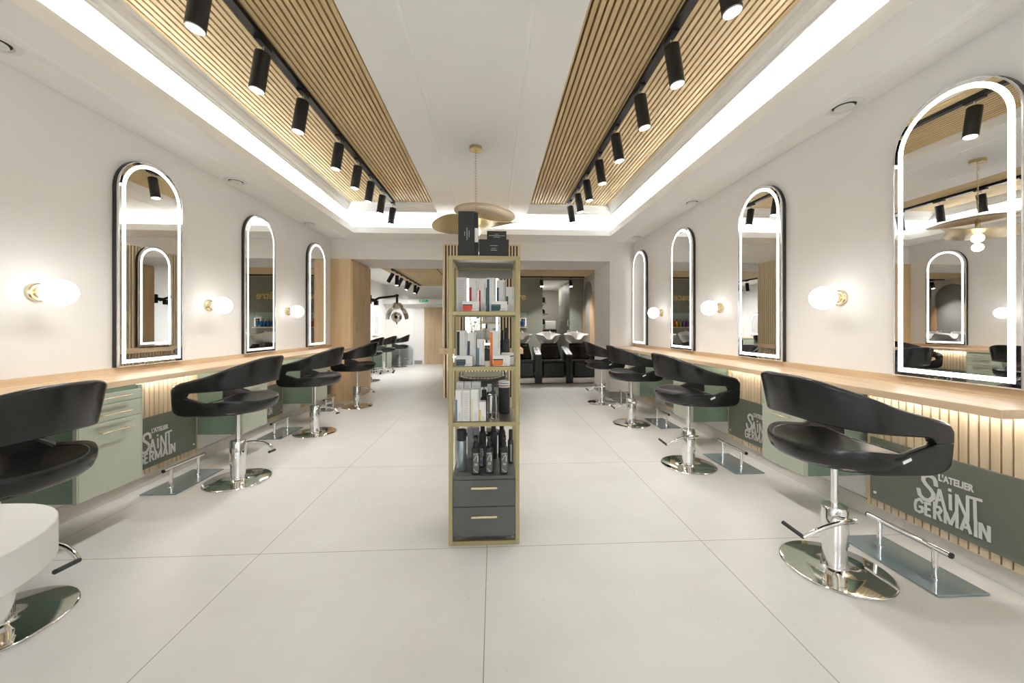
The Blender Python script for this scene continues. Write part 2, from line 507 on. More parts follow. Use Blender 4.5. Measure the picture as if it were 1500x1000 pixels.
# ================================================================ MIRRORS
def arch(w, h, off, x, n=22):
    r = w / 2 - off
    cz = h - w / 2
    pts = [(x, -r, off), (x, r, off)]
    for i in range(n + 1):
        a = PI * i / n
        pts.append((x, r * math.cos(a), cz + r * math.sin(a)))
    return pts
def mirror(loc, rz, label, lit=True, w=.53, h=1.525, fm=None):
    T = thing('arched_mirror', loc, rz, label, 'mirror', 'arched mirrors')
    m = MB(); m.loft([arch(w, h, .002, 0), arch(w, h, 0, .003), arch(w, h, 0, .030)], smooth=False)
    fixn(m.build('frame', fm or mat('graphite_frame', (.05, .05, .048), .35, .6), T))
    m = MB(); m.loft([arch(w, h, .001, .030), arch(w, h, .001, .043), arch(w, h, .007, .0435), arch(w, h, .007, .030)], smooth=False, caps=False)
    fixn(m.build('edge_trim', mat('polished_edge', (.86, .86, .85), .18, .7), T))
    m = MB(); m.loft([arch(w, h, .006, .038), arch(w, h, .006, .0425)], smooth=False)
    fixn(m.build('glass', MIRROR, T))
    a, b = arch(w, h, .026, .0425), arch(w, h, .050, .0425)
    a2, b2 = [(.0438, y, z) for _, y, z in a], [(.0438, y, z) for _, y, z in b]
    m = MB(); m.loft([a, a2, b2, b], smooth=False, caps=False)
    fixn(m.build('light_ring', LEDM if lit else LEDOFF, T))
    return T
MZ = .918
mirror((XL, 2.94, MZ), 0, 'tall arched mirror with light ring on the left wall, nearest')
mirror((XL, 4.245, MZ), 0, 'arched mirror with dimmed light ring on the left wall, middle one', False)
mirror((XL, 5.56, MZ), 0, 'arched mirror with light ring on the left wall beside the oak cupboard')
mirror((XR, 1.77, MZ), PI, 'large arched mirror with light ring on the right wall, nearest')
mirror((XR, 3.137, MZ), PI, 'arched mirror with light ring on the right wall, second from front')
mirror((XR, 4.48, MZ), PI, 'arched mirror with light ring on the right wall, third from front')
mirror((XR, 5.81, MZ), PI, 'narrow looking arched mirror at the far end of the right wall')

# globe wall lamps
def globe(x, y, rz, label):
    T = thing('wall_lamp', (x, y, 1.40), rz, label, 'wall lamp', 'opal globe wall lamps')
    RX = Matrix.Rotation(PI / 2, 4, 'Y')
    MB().lathe([(.0, 0), (.052, 0), (.052, .018), (.046, .024), (0, .024)], 28, RX).build('wall_plate', BRASSL, T)
    MB().lathe([(.034, .02), (.034, .055), (.030, .062)], 24, RX).build('collar', BRASSL, T)
    pr = [(.078 * math.sin(PI * i / 16), .127 - .078 * math.cos(PI * i / 16)) for i in range(17)]
    pr[0] = (.001, pr[0][1]); pr[-1] = (.001, pr[-1][1])
    MB().lathe(pr, 28, RX).build('globe', GLOBE, T)
for y, lb in ((2.252, 'white globe wall lamp at the left edge before the first left mirror'), (3.533, 'white globe wall lamp between the first and second left mirrors'), (4.833, 'white globe wall lamp between the second and third left mirrors')):
    globe(XL, y, 0, lb)
for y, lb in ((2.404, 'large white globe wall lamp between the first and second right mirrors'), (3.734, 'white globe wall lamp between the second and third right mirrors'), (5.071, 'small white globe wall lamp between the third and fourth right mirrors')):
    globe(XR, y, PI, lb)

# ================================================================ COUNTERS
def counter(rz, origin, y0, y1, depth, label):
    """local: wall at x=0, room towards +x, y along wall"""
    T = thing('wall_counter', origin, rz, label, 'counter')
    MB().bbox(0, depth, y0, y1, .838, .875, .002).build('worktop', OAK, T)
    MB().box(0, .02, y0, y1, .875, .917).build('upstand', OAK, T)
    return T
counter(0, (XL, 0, 0), .55, 6.075, .385, 'long oak wall counter below the left row of mirrors')
counter(PI, (XR, 0, 0), -6.095, -1.335, .40, 'long oak wall counter below the right row of mirrors')
def under_led(rz, origin, yc, label, hw=.38):
    T = MB().box(.085, .10, -hw, hw, .826, .837).build('under_counter_light', UNDER)
    T.location = (*origin[:1], yc, 0); T.rotation_euler = (0, 0, rz)
    tag(T, label, 'light strip', 'light strips under the counters')
def slat_wall(rz, x, yc, label, hw=.39):
    T = thing('slatted_wall_panel', (x, yc, 0), rz, label, 'slatted panel', 'slatted panels under the counters')
    MB().box(0, .016, -hw, hw, .105, .837).build('backing', FELT, T)
    k = MB(); n = 20; p = 2 * hw / n
    for i in range(n):
        a = -hw + i * p
        k.box(.016, .046, a + .004, a + p - .004, .10, .837)
    k.build('slats', SLATV, T)
    MB().box(0, .050, -hw - .016, -hw, .10, .837).build('edge_board', OAKV, T)
    MB().box(0, .050, hw, hw + .016, .10, .837).build('edge_board', OAKV, T)
    return T
LABH = {'left': 'L', 'right': 'R'}
LOGO_STROKES = [(0.0180, [(-0.125, 0.313), (-0.119, 0.284), (-0.099, 0.268), (-0.076, 0.27), (-0.058, 0.293), (-0.056, 0.315), (-0.069, 0.334), (-0.090, 0.352), (-0.102, 0.370), (-0.101, 0.388), (-0.088, 0.401), (-0.070, 0.405), (-0.054, 0.398), (-0.047, 0.384), (-0.045, 0.363)]), (0.0125, [(-0.029, 0.352), (-0.049, 0.246)]), (0.0125, [(-0.029, 0.352), (0.0, 0.228)]), (0.0125, [(-0.037, 0.295), (-0.016, 0.3)]), (0.0125, [(0.014, 0.374), (0.014, 0.359)]), (0.0125, [(0.015, 0.346), (0.017, 0.266)]), (0.0125, [(0.042, 0.358), (0.042, 0.25)]), (0.0125, [(0.042, 0.356), (0.085, 0.247)]), (0.0125, [(0.084, 0.366), (0.085, 0.247)]), (0.0125, [(0.079, 0.365), (0.139, 0.371)]), (0.0125, [(0.111, 0.369), (0.113, 0.266)]), (0.0125, [(-0.104, 0.245), (-0.117, 0.26), (-0.135, 0.244), (-0.14, 0.218), (-0.137, 0.191), (-0.12, 0.187), (-0.106, 0.197), (-0.105, 0.221), (-0.119, 0.217)]), (0.0125, [(-0.09, 0.256), (-0.09, 0.183)]), (0.0125, [(-0.09, 0.25), (-0.066, 0.255)]), (0.0125, [(-0.09, 0.22), (-0.069, 0.225)]), (0.0125, [(-0.09, 0.188), (-0.066, 0.191)]), (0.0125, [(-0.05, 0.277), (-0.05, 0.185)]), (0.0125, [(-0.05, 0.252), (-0.029, 0.258), (-0.021, 0.246), (-0.029, 0.228), (-0.05, 0.222)]), (0.0125, [(-0.036, 0.224), (-0.02, 0.189)]), (0.0125, [(-0.004, 0.252), (-0.004, 0.187)]), (0.0125, [(-0.001, 0.248), (0.018, 0.192)]), (0.0125, [(0.018, 0.192), (0.041, 0.265)]), (0.0125, [(0.044, 0.265), (0.044, 0.188)]), (0.0125, [(0.078, 0.261), (0.06, 0.189)]), (0.0125, [(0.078, 0.261), (0.097, 0.188)]), (0.0125, [(0.068, 0.211), (0.088, 0.211)]), (0.0125, [(0.115, 0.268), (0.116, 0.185)]), (0.0125, [(0.132, 0.264), (0.133, 0.187)]), (0.0125, [(0.134, 0.262), (0.162, 0.196)]), (0.0125, [(0.163, 0.264), (0.163, 0.188)])]
def logo(T, xf):
    """lettering on the board; local x = out of the wall, text runs along local +y (seen from the room: left to right)"""
    cnt = [0]
    def put(s, size, y, z, sx, off, nm='lettering', space=1):
        cnt[0] += 1
        M = upright((xf + .00025 * cnt[0], y, z), (0, 1, 0), (1, 0, 0))
        return text_mesh(nm, s, size, WHITEP, T, M, .0006, off, sx, space=space)
    put("L'ATELIER", .047, -.036, .397, .70, .0018)
    m = MB(); e = 0
    for wd, pl in LOGO_STROKES:
        wd *= 1.06
        for (ya, za), (yb, zb_) in zip(pl, pl[1:]):
            d = Vector((yb - ya, zb_ - za)); ln = d.length; d /= ln; q = Vector((-d.y, d.x)) * wd / 2
            ex = d * (wd * .22 if len(pl) > 2 else 0)
            A_, B_ = Vector((ya, za)) - ex, Vector((yb, zb_)) + ex
            x0 = xf + .00004 * e; e += 1
            pg = [A_ + q, A_ - q, B_ - q, B_ + q]
            m.loft([[(x0, *v) for v in pg], [(x0 + .0012, *v) for v in pg]], smooth=False)
    fixn(m.build('lettering', WHITEP, T))
def logo_board(rz, x, yc, label, hw=.39):
    T = thing('logo_board', (x, yc, 0), rz, label, 'sign board', 'logo boards')
    MB().bbox(.047, .056, -hw + .004, hw - .004, .145, .525, .001).build('board', OLIVE, T)
    s = MB()
    for sy in (-1, 1):
        s.lathe([(.0085, 0), (.0085, .004), (.006, .006), (0, .006)], 14, Matrix.Translation((.056, sy * (hw - .035), .19)) @ Matrix.Rotation(PI / 2, 4, 'Y'))
    s.build('screw_cap', WHITEP, T)
    logo(T, .0575)
    return T
def cabinet(rz, x, yc, label, depth=.42, hw=.184):
    T = thing('drawer_cabinet', (x, yc, 0), rz, label, 'cabinet', 'sage green drawer cabinets')
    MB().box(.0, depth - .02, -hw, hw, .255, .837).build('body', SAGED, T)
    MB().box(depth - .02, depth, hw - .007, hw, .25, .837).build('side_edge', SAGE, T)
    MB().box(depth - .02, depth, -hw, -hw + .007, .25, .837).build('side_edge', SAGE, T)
    for a, b, nm, hz in ((.758, .815, 'drawer', .792), (.660, .755, 'drawer', .698), (.252, .657, 'door', .600)):
        d = MB().bbox(depth - .019, depth + .001, -hw + .009, hw - .009, a, b, .0015).build(nm, SAGE, T)
        h = MB(); h.cyl((depth + .030, -.085, hz), (depth + .030, .085, hz), .0042, 10)
        for sy in (-.072, .072): h.cyl((depth, sy, hz), (depth + .030, sy, hz), .0042, 8)
        h.build('handle', BRASSL, d)
    return T
def footrest(rz, x, yc, label):
    T = thing('footrest', (x, yc, 0), rz, label, 'footrest', 'chrome footrests')
    # local: bar runs along y; plate reaches towards the wall (-x)
    MB().bbox(-.125, .125, -.235, .235, .001, .009, .002).build('base_plate', SMOKE, T)
    for y in (-.125, .125):
        MB().lathe([(.017, .009), (.017, .012), (.0115, .016), (.0115, .146)], 16, Matrix.Translation((0, y, 0))).build('post', CHROME, T)
    MB().cyl((0, -.185, .153), (0, .185, .153), .0125, 18).build('bar', CHROME, T)
    e = MB(); e.cyl((0, -.190, .153), (0, -.185, .153), .0135, 18); e.cyl((0, .185, .153), (0, .190, .153), .0135, 18)
    e.build('end_cap', BLACKM, T)
    return T

# ================================================================ CHAIRS
def make_chair(name, label, group, base='disc'):
    """chair facing +x, origin on the floor under the column"""
    T = thing(name, (0, 0, 0), 0, label, 'chair', group)
    # footprint: U curve, parameter u in [-1,1]; u=-1 front end of right arm (y<0)
    LST = .60
    def foot(u, grow=0.0):
        au = abs(u); s = -1 if u < 0 else 1
        if au > LST:           # straight arm part, slightly converging to the front
            t = (au - LST) / (1 - LST)
            x = .28 * t; y = lerp(.285, .268, t * t)
            q = Vector((x, y)) + Vector((.06 * t, 1.0)).normalized() * grow
        else:                  # round back
            a = (1 - au / LST) * PI / 2
            ca, sa = math.cos(a), math.sin(a)
            q = Vector((-.272 * sa, .285 * ca)) + Vector((-sa, ca)) * grow
        return q.x, s * q.y
    def curve(tab, x):
        def lin(v):
            if v <= tab[0][0]: return tab[0][1]
            for (p0, q0), (p1, q1) in zip(tab, tab[1:]):
                if v <= p1: return lerp(q0, q1, (v - p0) / (p1 - p0))
            return tab[-1][1]
        return sum(lin(x + d * .014) for d in (-4, -3, -2, -1, 0, 1, 2, 3, 4)) / 9
    th = .040
    def wrap(name, us, zt, zb, lean, rtop, rbot, m=LEATHER, thick=th):
        rings = []
        for u in us:
            z1, z0 = zt(u), zb(u); h = z1 - z0; r_ = min(rtop(u), h * .45); r2 = min(rbot(u), h * .45)
            n = 5; pts = []
            # rounded slab section: (offset, z)
            sec = []
            for k in range(n + 1):
                a = PI / 2 * k / n
                sec.append((-r_ + r_ * math.cos(a), z1 - r_ + r_ * math.sin(a)))          # outer top
            for k in range(n + 1):
                a = PI / 2 * k / n
                sec.append((-thick + r_ - r_ * math.sin(a), z1 - r_ + r_ * math.cos(a)))   # inner top
            sec.append((-thick, (z0 + z1) / 2))
            for k in range(n + 1):
                a = PI / 2 * k / n
                sec.append((-thick + r2 - r2 * math.cos(a), z0 + r2 - r2 * math.sin(a)))   # inner bottom
            for k in range(n + 1):
                a = PI / 2 * k / n
                sec.append((-r2 + r2 * math.sin(a), z0 + r2 - r2 * math.cos(a)))           # outer bottom
            sec.append((0, (z0 + z1) / 2))
            for o_, z in sec:
                g = o_ + lean(u, z)
                x, y = foot(u, g)
                pts.append((x, y, z))
            rings.append(pts)
        m_ = MB(); m_.loft(rings)
        return fixn(m_.build(name, m, T))
    N = 96
    us = [-1 + 2 * i / N for i in range(N + 1)]
    SE = .872              # end of the slot between arm and side panel
    def ztop(u):
        u = abs(u); z = curve([(0, .976), (.10, .975), (.213, .962), (.413, .912), (.61, .856), (.80, .820), (.93, .798), (1.0, .780)], u)
        return z - (.022 * (1 - math.sqrt(max(0, 1 - ((u - .955) / .045) ** 2))) if u > .955 else 0)
    def zbot(u):
        u = abs(u)
        if u >= SE: return .700
        z = curve([(0, .774), (.1, .770), (.373, .750), (.6, .737), (.757, .729), (.9, .722)], u)
        if u > SE - .06:   # rounded slot end
            t = (u - (SE - .06)) / .06; z = .700 + (z - .700) * math.sqrt(max(0, 1 - t * t))
        return z
    def rim(u):
        u = abs(u)
        if u >= SE: return .6985
        z = curve([(.30, .555), (.36, .560), (.45, .588), (.56, .618), (.66, .646), (.76, .674), (.84, .690), (.9, .692)], u)
        if u > SE - .06:
            t = (u - (SE - .06)) / .06; z = .6985 + (z - .6985) * math.sqrt(max(0, 1 - t * t))
        return z
    lean = lambda u, z: curve([(0, 1), (.3, .85), (.7, .25), (1, 0)], abs(u)) * ((z - .78) * .20) - .016 * max(0, (.74 - z) / .18) ** 2
    wrap('backrest', us, ztop, zbot, lean, lambda u: .017, lambda u: .002 if abs(u) >= SE else .014)
    # side panels below the arms, top edge sweeping down to the rear
    for s in (-1, 1):
        uu = [s * lerp(.315, 1.0, i / 60) for i in range(61)]
        zb2 = lambda u: .553 + (.04 * (1 - math.sqrt(max(0, 1 - ((abs(u) - .86) / .14) ** 2))) if abs(u) > .86 else 0)
        wrap('side_panel', uu, lambda u: max(rim(u), .560), zb2, lean, lambda u: .002 if abs(u) >= SE else .012, lambda u: .014, thick=.036)
    # inner corner pad where arm and side panel join (rounded end of the slot)
    # seat cushion
    def srim(a):
        # outline of seat: a=0 front, pi back
        x = .01 + .255 * math.cos(a) if math.cos(a) > 0 else .01 + .345 * math.cos(a)
        c_, s_ = math.cos(a), math.sin(a)
        ex = .62
        x = .268 * math.copysign(abs(c_) ** (ex if c_ > 0 else .95), c_)
        y = .270 * math.copysign(abs(s_) ** .9, s_)
        z = .600 + .052 * smoothstep(.2, -.9, c_) * (1 - .25 * abs(s_)) + .060 * abs(s_) ** 3
        return x, y, z
    K = 56; rings = []
    def ring(scale, zf):
        out = []
        for j in range(K):
            x, y, z = srim(2 * PI * j / K)
            out.append((x * scale, y * scale, zf(z)))
        return out
    zc = .598
    rings.append(ring(.02, lambda z: zc))
    for q in (.2, .4, .6, .75, .86, .93):
        rings.append(ring(q, lambda z, q=q: zc + (z - zc) * q ** 2.6))
    rings.append(ring(.985, lambda z: z - .004)); rings.append(ring(1.0, lambda z: z - .016))
    rings.append(ring(.993, lambda z: lerp(z, .553, .42))); rings.append(ring(.95, lambda z: lerp(z, .553, .72))); rings.append(ring(.87, lambda z: lerp(z, .553, .92))); rings.append(ring(.78, lambda z: .5535)); rings.append(ring(.1, lambda z: .5530))
    m = MB(); m.loft(rings); fixn(m.build('seat', LEATHER, T))
    # piping
    m = MB(); pts = [(srim(2 * PI * j / K)[0] * .90, srim(2 * PI * j / K)[1] * .90, zc + (srim(2 * PI * j / K)[2] - zc) * .9 ** 2.6 + .001) for j in range(K + 1)]
    m.tube(pts, .0022, 6); m.build('seam', LEATHER, T)
    # white brand tag on the right-hand side panel
    m = MB(); m.box(-.02, .02, -.0025, 0, -.006, .006)
    tg = m.build('fabric_tag', WHITEP, T, (.045, -.2835, .634)); tg.rotation_euler = (0, R(-24), 0)
    # column
    MB().lathe([(.0145, .30), (.0145, .552)], 18).build('piston', CHROME, T)
    MB().lathe([(.02, .538), (.026, .542), (.026, .553)], 18).build('mount', BLACKM, T)
    if base == 'disc':
        m = MB(); m.lathe([(.0, .0), (.223, .0), (.2245, .002), (.2245, .005), (.222, .008), (.218, .009), (.12, .0115), (.056, .0125), (.0515, .016), (.050, .020), (.050, .125), (.049, .126)], 72)
        m.build('base', CHROME, T)
        m = MB(); m.lathe([(.0495, .125), (.055, .128), (.055, .30), (.050, .312), (.016, .314)], 32)
        m.build('pump_cylinder', CHROME, T)
        # lever with pedal
        m = MB()
        pts = []
        P0, P1, P2, P3 = Vector((.03, -.062, .262)), Vector((-.05, -.10, .285)), Vector((-.16, -.11, .275)), Vector((-.232, -.080, .205))
        for i in range(13):
            t_ = i / 12
            pts.append(P0 * (1 - t_) ** 3 + P1 * 3 * t_ * (1 - t_) ** 2 + P2 * 3 * t_ * t_ * (1 - t_) + P3 * t_ ** 3)
        m.tube(pts, .010, 10, rad=[.012] * 2 + [.0105] * 9 + [.009] * 2)
        m.cyl((-.02, -.058, .262), (.05, -.062, .262), .012, 12)
        lv = m.build('pump_lever', CHROME, T)
        m = MB(); m.cyl((-.232, -.082, .205), (-.250, .022, .222), .0095, 12); m.build('pedal_grip', BLACKM, lv)
    else:
        m = MB(); m.lathe([(.03, .06), (.034, .10), (.028, .30), (.02, .31)], 20); m.build('pump_cylinder', CHROME, T)
        for k in range(5):
            a = 2 * PI * k / 5 + .3
            lg = MB(); lg.tube([(0.02 * math.cos(a), .02 * math.sin(a), .09), (.15 * math.cos(a), .15 * math.sin(a), .085), (.27 * math.cos(a), .27 * math.sin(a), .06)], .012, 8)
            lg = lg.build('leg', CHROME, T)
            m = MB(); m.cyl((.27 * math.cos(a) - .014 * math.sin(a), .27 * math.sin(a) + .014 * math.cos(a), .028), (.27 * math.cos(a) + .014 * math.sin(a), .27 * math.sin(a) - .014 * math.cos(a), .028), .026, 14)
            m.build('caster', BLACKM, lg)
    return T
GC = 'black salon chairs'
ch = make_chair('salon_chair', 'black leather salon chair on the right, nearest the camera', GC)
ch.location = (1.70, 1.743, 0)
chairsR = [(1.697, 3.107, 'second black salon chair from the camera along the right counter'),
           (1.715, 4.473, 'third black salon chair from the camera along the right counter'),
           (1.725, 5.742, 'farthest black salon chair along the right counter, before the wash units')]
for x, y, lb in chairsR: dup(ch, (x, y, 0), 0, lb)
LREF = make_chair('salon_chair', 'black salon chair cut by the left edge of the picture, behind the white table', GC)
LREF.location = (-2.0, 1.575, 0); LREF.rotation_euler[2] = PI
def mirror_chair(T):
    """left-hand chairs: the lever and tag keep the chair's own right side, only the lever sits in view"""
    return T
chairsL = [(-2.003, 2.982, 'black salon chair before the first lit mirror on the left'),
           (-2.026, 4.272, 'black salon chair before the dimmed middle mirror on the left'),
           (-2.06, 5.65, 'black salon chair beside the oak cupboard on the left')]
for x, y, lb in chairsL: dup(LREF, (x, y, 0), PI, lb)
dup(ch, (-.13, 4.16, 0), PI / 2, 'black salon chair hidden behind the product shelf, facing the partition')
dup(ch, (-2.76, 8.35, 0), PI - .1, 'small distant black salon chair just behind the oak cupboard')
dup(ch, (-2.83, 11.2, 0), PI + .15, 'farthest black salon chair near the rear white wall, left of the oak door')
ST = make_chair('salon_chair', 'distant black chair on casters beside the small green cabinet', GC, 'star')
ST.location = (-2.84, 9.75, 0); ST.rotation_euler[2] = PI - .1

stL = [(2.94, 'nearest lit'), (4.245, 'middle'), (5.56, 'far')]
for y, nm in stL:
    slat_wall(0, XL, y, 'oak slatted panel under the left counter below the %s mirror' % nm)
    logo_board(0, XL, y, 'olive green board with white salon logo below the %s left mirror' % nm)
    under_led(0, (XL, 0, 0), y, 'light strip under the left counter below the %s mirror' % nm)
stR = [(1.77, 'nearest'), (3.137, 'second'), (4.48, 'third'), (5.81 - .13, 'farthest')]
for y, nm in stR:
    hw = .39 if nm != 'farthest' else .36
    slat_wall(PI, XR, y, 'oak slatted panel under the right counter below the %s mirror' % nm, hw)
    logo_board(PI, XR, y, 'olive green board with white salon logo below the %s right mirror' % nm, hw)
    under_led(PI, (XR, 0, 0), y, 'light strip under the right counter below the %s mirror' % nm, hw - .01)
cabinet(0, XL, 2.252, 'sage green drawer cabinet between the two nearest chairs on the left')
cabinet(0, XL, 3.533, 'sage green drawer cabinet below the middle globe lamp on the left')
cabinet(0, XL, 4.833, 'sage green drawer cabinet below the farthest globe lamp on the left')
cabinet(0, XL, .97, 'sage green drawer cabinet at the left edge under the first chair')
cabinet(PI, XR, 2.404, 'sage green drawer cabinet between the two nearest chairs on the right')
cabinet(PI, XR, 3.734, 'sage green drawer cabinet below the middle globe lamp on the right')
cabinet(PI, XR, 5.071, 'sage green drawer cabinet below the farthest globe lamp on the right')
for y, nm in ((2.97, 'beside the second left chair base'), (4.26, 'beside the third left chair base'), (5.56, 'before the oak cupboard on the left')):
    footrest(0, -2.392 if y < 5 else -2.425, y, 'chrome footrest on smoked glass plate ' + nm)
for y, nm in ((1.76, 'beside the nearest right chair base'), (3.12, 'beside the second right chair base'), (4.46, 'beside the third right chair base'), (5.78, 'at the far end of the right counter')):
    footrest(PI, 2.095, y, 'chrome footrest on smoked glass plate ' + nm)

# ================================================================ CUPBOARD on the left
T = thing('tall_cupboard', (-2.465, 6.525, 0), 0, 'tall oak cupboard closing the left counter, reaching the beam', 'cupboard')
MB().box(-.175, .155, -.445, .445, 0, 2.308).build('body', OAKV, T)
d = MB().bbox(.155, .175, -.43, .44, .012, 2.28, .002).build('door', OAKV, T)
MB().box(.175, .187, -.30, -.285, 1.10, 1.26).build('handle', STEEL, d)

# ================================================================ PARTITION (island)
IX0, IX1, IY0, IY1 = -.63, .34, 4.62, 5.84
T = thing('slatted_partition', ((IX0 + IX1) / 2, (IY0 + IY1) / 2, 0), 0, 'freestanding oak slatted partition with mirrors behind the product shelf', 'partition')
hx, hy = (IX1 - IX0) / 2, (IY1 - IY0) / 2
MB().box(-hx + .02, hx - .02, -hy + .02, hy - .02, .31, 2.23).build('core', FELT, T)
MB().box(-hx + .10, hx - .14, -hy + .6, hy - .1, 0, .31).build('plinth', STONE, T)
k = MB(); n = 25; p = 2 * hx / n
for i in range(n):
    a = -hx + i * p
    for ys in (-hy, hy - .02): k.box(a + .005, a + p - .013, ys, ys + .02, .305, 2.238)
n = 30; p = 2 * hy / n
for i in range(n):
    a = -hy + i * p
    for xs in (-hx, hx - .02): k.box(xs, xs + .02, a + .005, a + p - .013, .305, 2.238)
k.build('slats', SLATV, T)
k = MB(); k.box(-hx + .005, hx - .005, -hy + .005, hy - .005, 2.228, 2.243); k.build('top_cap', OAKV, T)
cx, cyy = (IX0 + IX1) / 2, (IY0 + IY1) / 2
mirror((IX0, 5.15, .95), PI, 'arched mirror on the left flank of the slatted partition', w=.48, h=1.33)
mirror((IX1 - .032, 5.10, .95), 0, 'arched mirror on the right flank of the slatted partition', w=.48, h=1.33)
mirror((cx + .01, IY0, .95), -PI / 2, 'arched mirror on the partition front seen through the product shelf', w=.44, h=1.22)
# front counter of the partition
m = thing('wall_counter', (cx, IY0, 0), 0, 'oak counter on the front of the slatted partition', 'counter')
MB().bbox(-hx - .03, hx + .03, -.10, -.001, .868, .934, .002).build('worktop', OAK, m)
MB().bbox(-hx - .03, -hx - .001, 0, 2 * hy, .868, .934, .002).build('side_ledge', OAK, m)
MB().bbox(hx + .001, hx + .03, 0, 2 * hy, .868, .934, .002).build('side_ledge', OAK, m)
under_led(0, (cx, 0, 0), IY0, 'light strip under the partition counter')
o = [q for q in C.objects if q.name.startswith('under_counter_light')][-1]
o.rotation_euler = (0, 0, -PI / 2); o.location = (cx, IY0, 0)
logo_board(-PI / 2, cx, IY0 + .044, 'olive green board with white salon logo on the partition front', .33).location.z = .115

# ================================================================ PRODUCT SHELF
SX0, SX1, SY0, SY1 = -.245, .144, 2.02, 2.39
sxc = (SX0 + SX1) / 2
T = thing('product_shelf', (sxc, (SY0 + SY1) / 2, 0), 0, 'tall narrow gold framed product shelf in the middle of the salon', 'shelf')
hx, hy = (SX1 - SX0) / 2, (SY1 - SY0) / 2
SHZ = [1.286, .981, .675]
ps = .022
for sx in (-1, 1):
    for sy in (-1, 1):
        a = sx * (hx - ps / 2); b = sy * (hy - ps / 2)
        MB().bbox(a - ps / 2, a + ps / 2, b - ps / 2, b + ps / 2, 0, 1.592, .0015).build('post', GOLD, T)
        f_ = MB(); f_.lathe([(.012, 0), (.012, .004), (.008, .006)], 12, Matrix.Translation((a, b, 0)))
fr = MB()
for z in [1.592] + SHZ + [.022]:
    for sy in (-1, 1):
        b = sy * (hy - ps / 2)
        fr.box(-hx + ps, hx - ps, b - ps / 2 + .001, b + ps / 2 - .001, z - .021, z)
    for sx in (-1, 1):
        a = sx * (hx - ps / 2)
        fr.box(a - ps / 2 + .001, a + ps / 2 - .001, -hy + ps, hy - ps, z - .021, z)
fr.build('crossbars', GOLD, T)
for z in SHZ + [1.592]:
    MB().box(-hx + ps, hx - ps, -hy + ps, hy - ps, z - .012, z - .001).build('shelf_board', SHELFM, T)
bl = MB()
for z in [1.582] + [q - .01 for q in SHZ]:
    for sx in (-1, 1):
        bl.lathe([(.006, 0), (.006, .003), (.003, .004)], 10, Matrix.Translation((sx * hx, -hy + .011, z)) @ Matrix.Rotation(sx * PI / 2, 4, 'Y'))
bl.build('bolt', GOLD, T)
MB().box(-hx + ps, hx - ps, hy - .014, hy - .008, 1.515, 1.571).build('back_panel', SHELFM, T)
du = MB(); du.box(-hx + ps, hx - ps, -hy + .01, hy - .01, .045, .360)
du.build('drawer_carcass', GREYM, T)
MB().bbox(-hx + ps - .004, hx - ps + .004, -hy + .004, hy - .004, .360, .378, .002).build('drawer_top', GREYM, T)
for z0, z1, hz in ((.213, .357, .318), (.055, .209, .160)):
    d = MB().bbox(-hx + ps + .002, hx - ps - .002, -hy + .001, -hy + .012, z0, z1, .0015).build('drawer', GREYM, T)
    MB().bbox(-.075 + .004, .068 + .004, -hy - .016, -hy + .001, hz - .006, hz + .006, .002).build('handle', BRASSL, d)

# ---- products
COL = {}
def flat(name, c, rough=.45, metal=0):
    return mat('pack_' + name, c, rough, metal)
PW = flat('white', (.80, .80, .79)); PB = flat('black', (.016, .018, .019)); PR = flat('red', (.50, .012, .025)); POR = flat('scarlet', (.72, .06, .02))
PT = flat('teal', (.018, .10, .135)); PTD = flat('dark_teal', (.015, .07, .08)); PO = flat('orange', (.80, .20, .03)); PN = flat('navy', (.03, .05, .08))
PY = flat('yellow', (.68, .50, .10)); PC = flat('cream', (.70, .66, .45)); PBL = flat('blue', (.10, .20, .32)); PG = flat('grey', (.35, .36, .36)); PGT = flat('light_grey', (.45, .45, .46))
def px(x, Y):      # picture column to world x at depth Y
    xc = (x - 750) / 536.3; s, c_ = math.sin(.0509), math.cos(.0509)
    return Y * (s + xc * c_) / (c_ - xc * s)
def pz(y, Y):
    return 1.2 + (478.9 - y) / 536.3 * Y
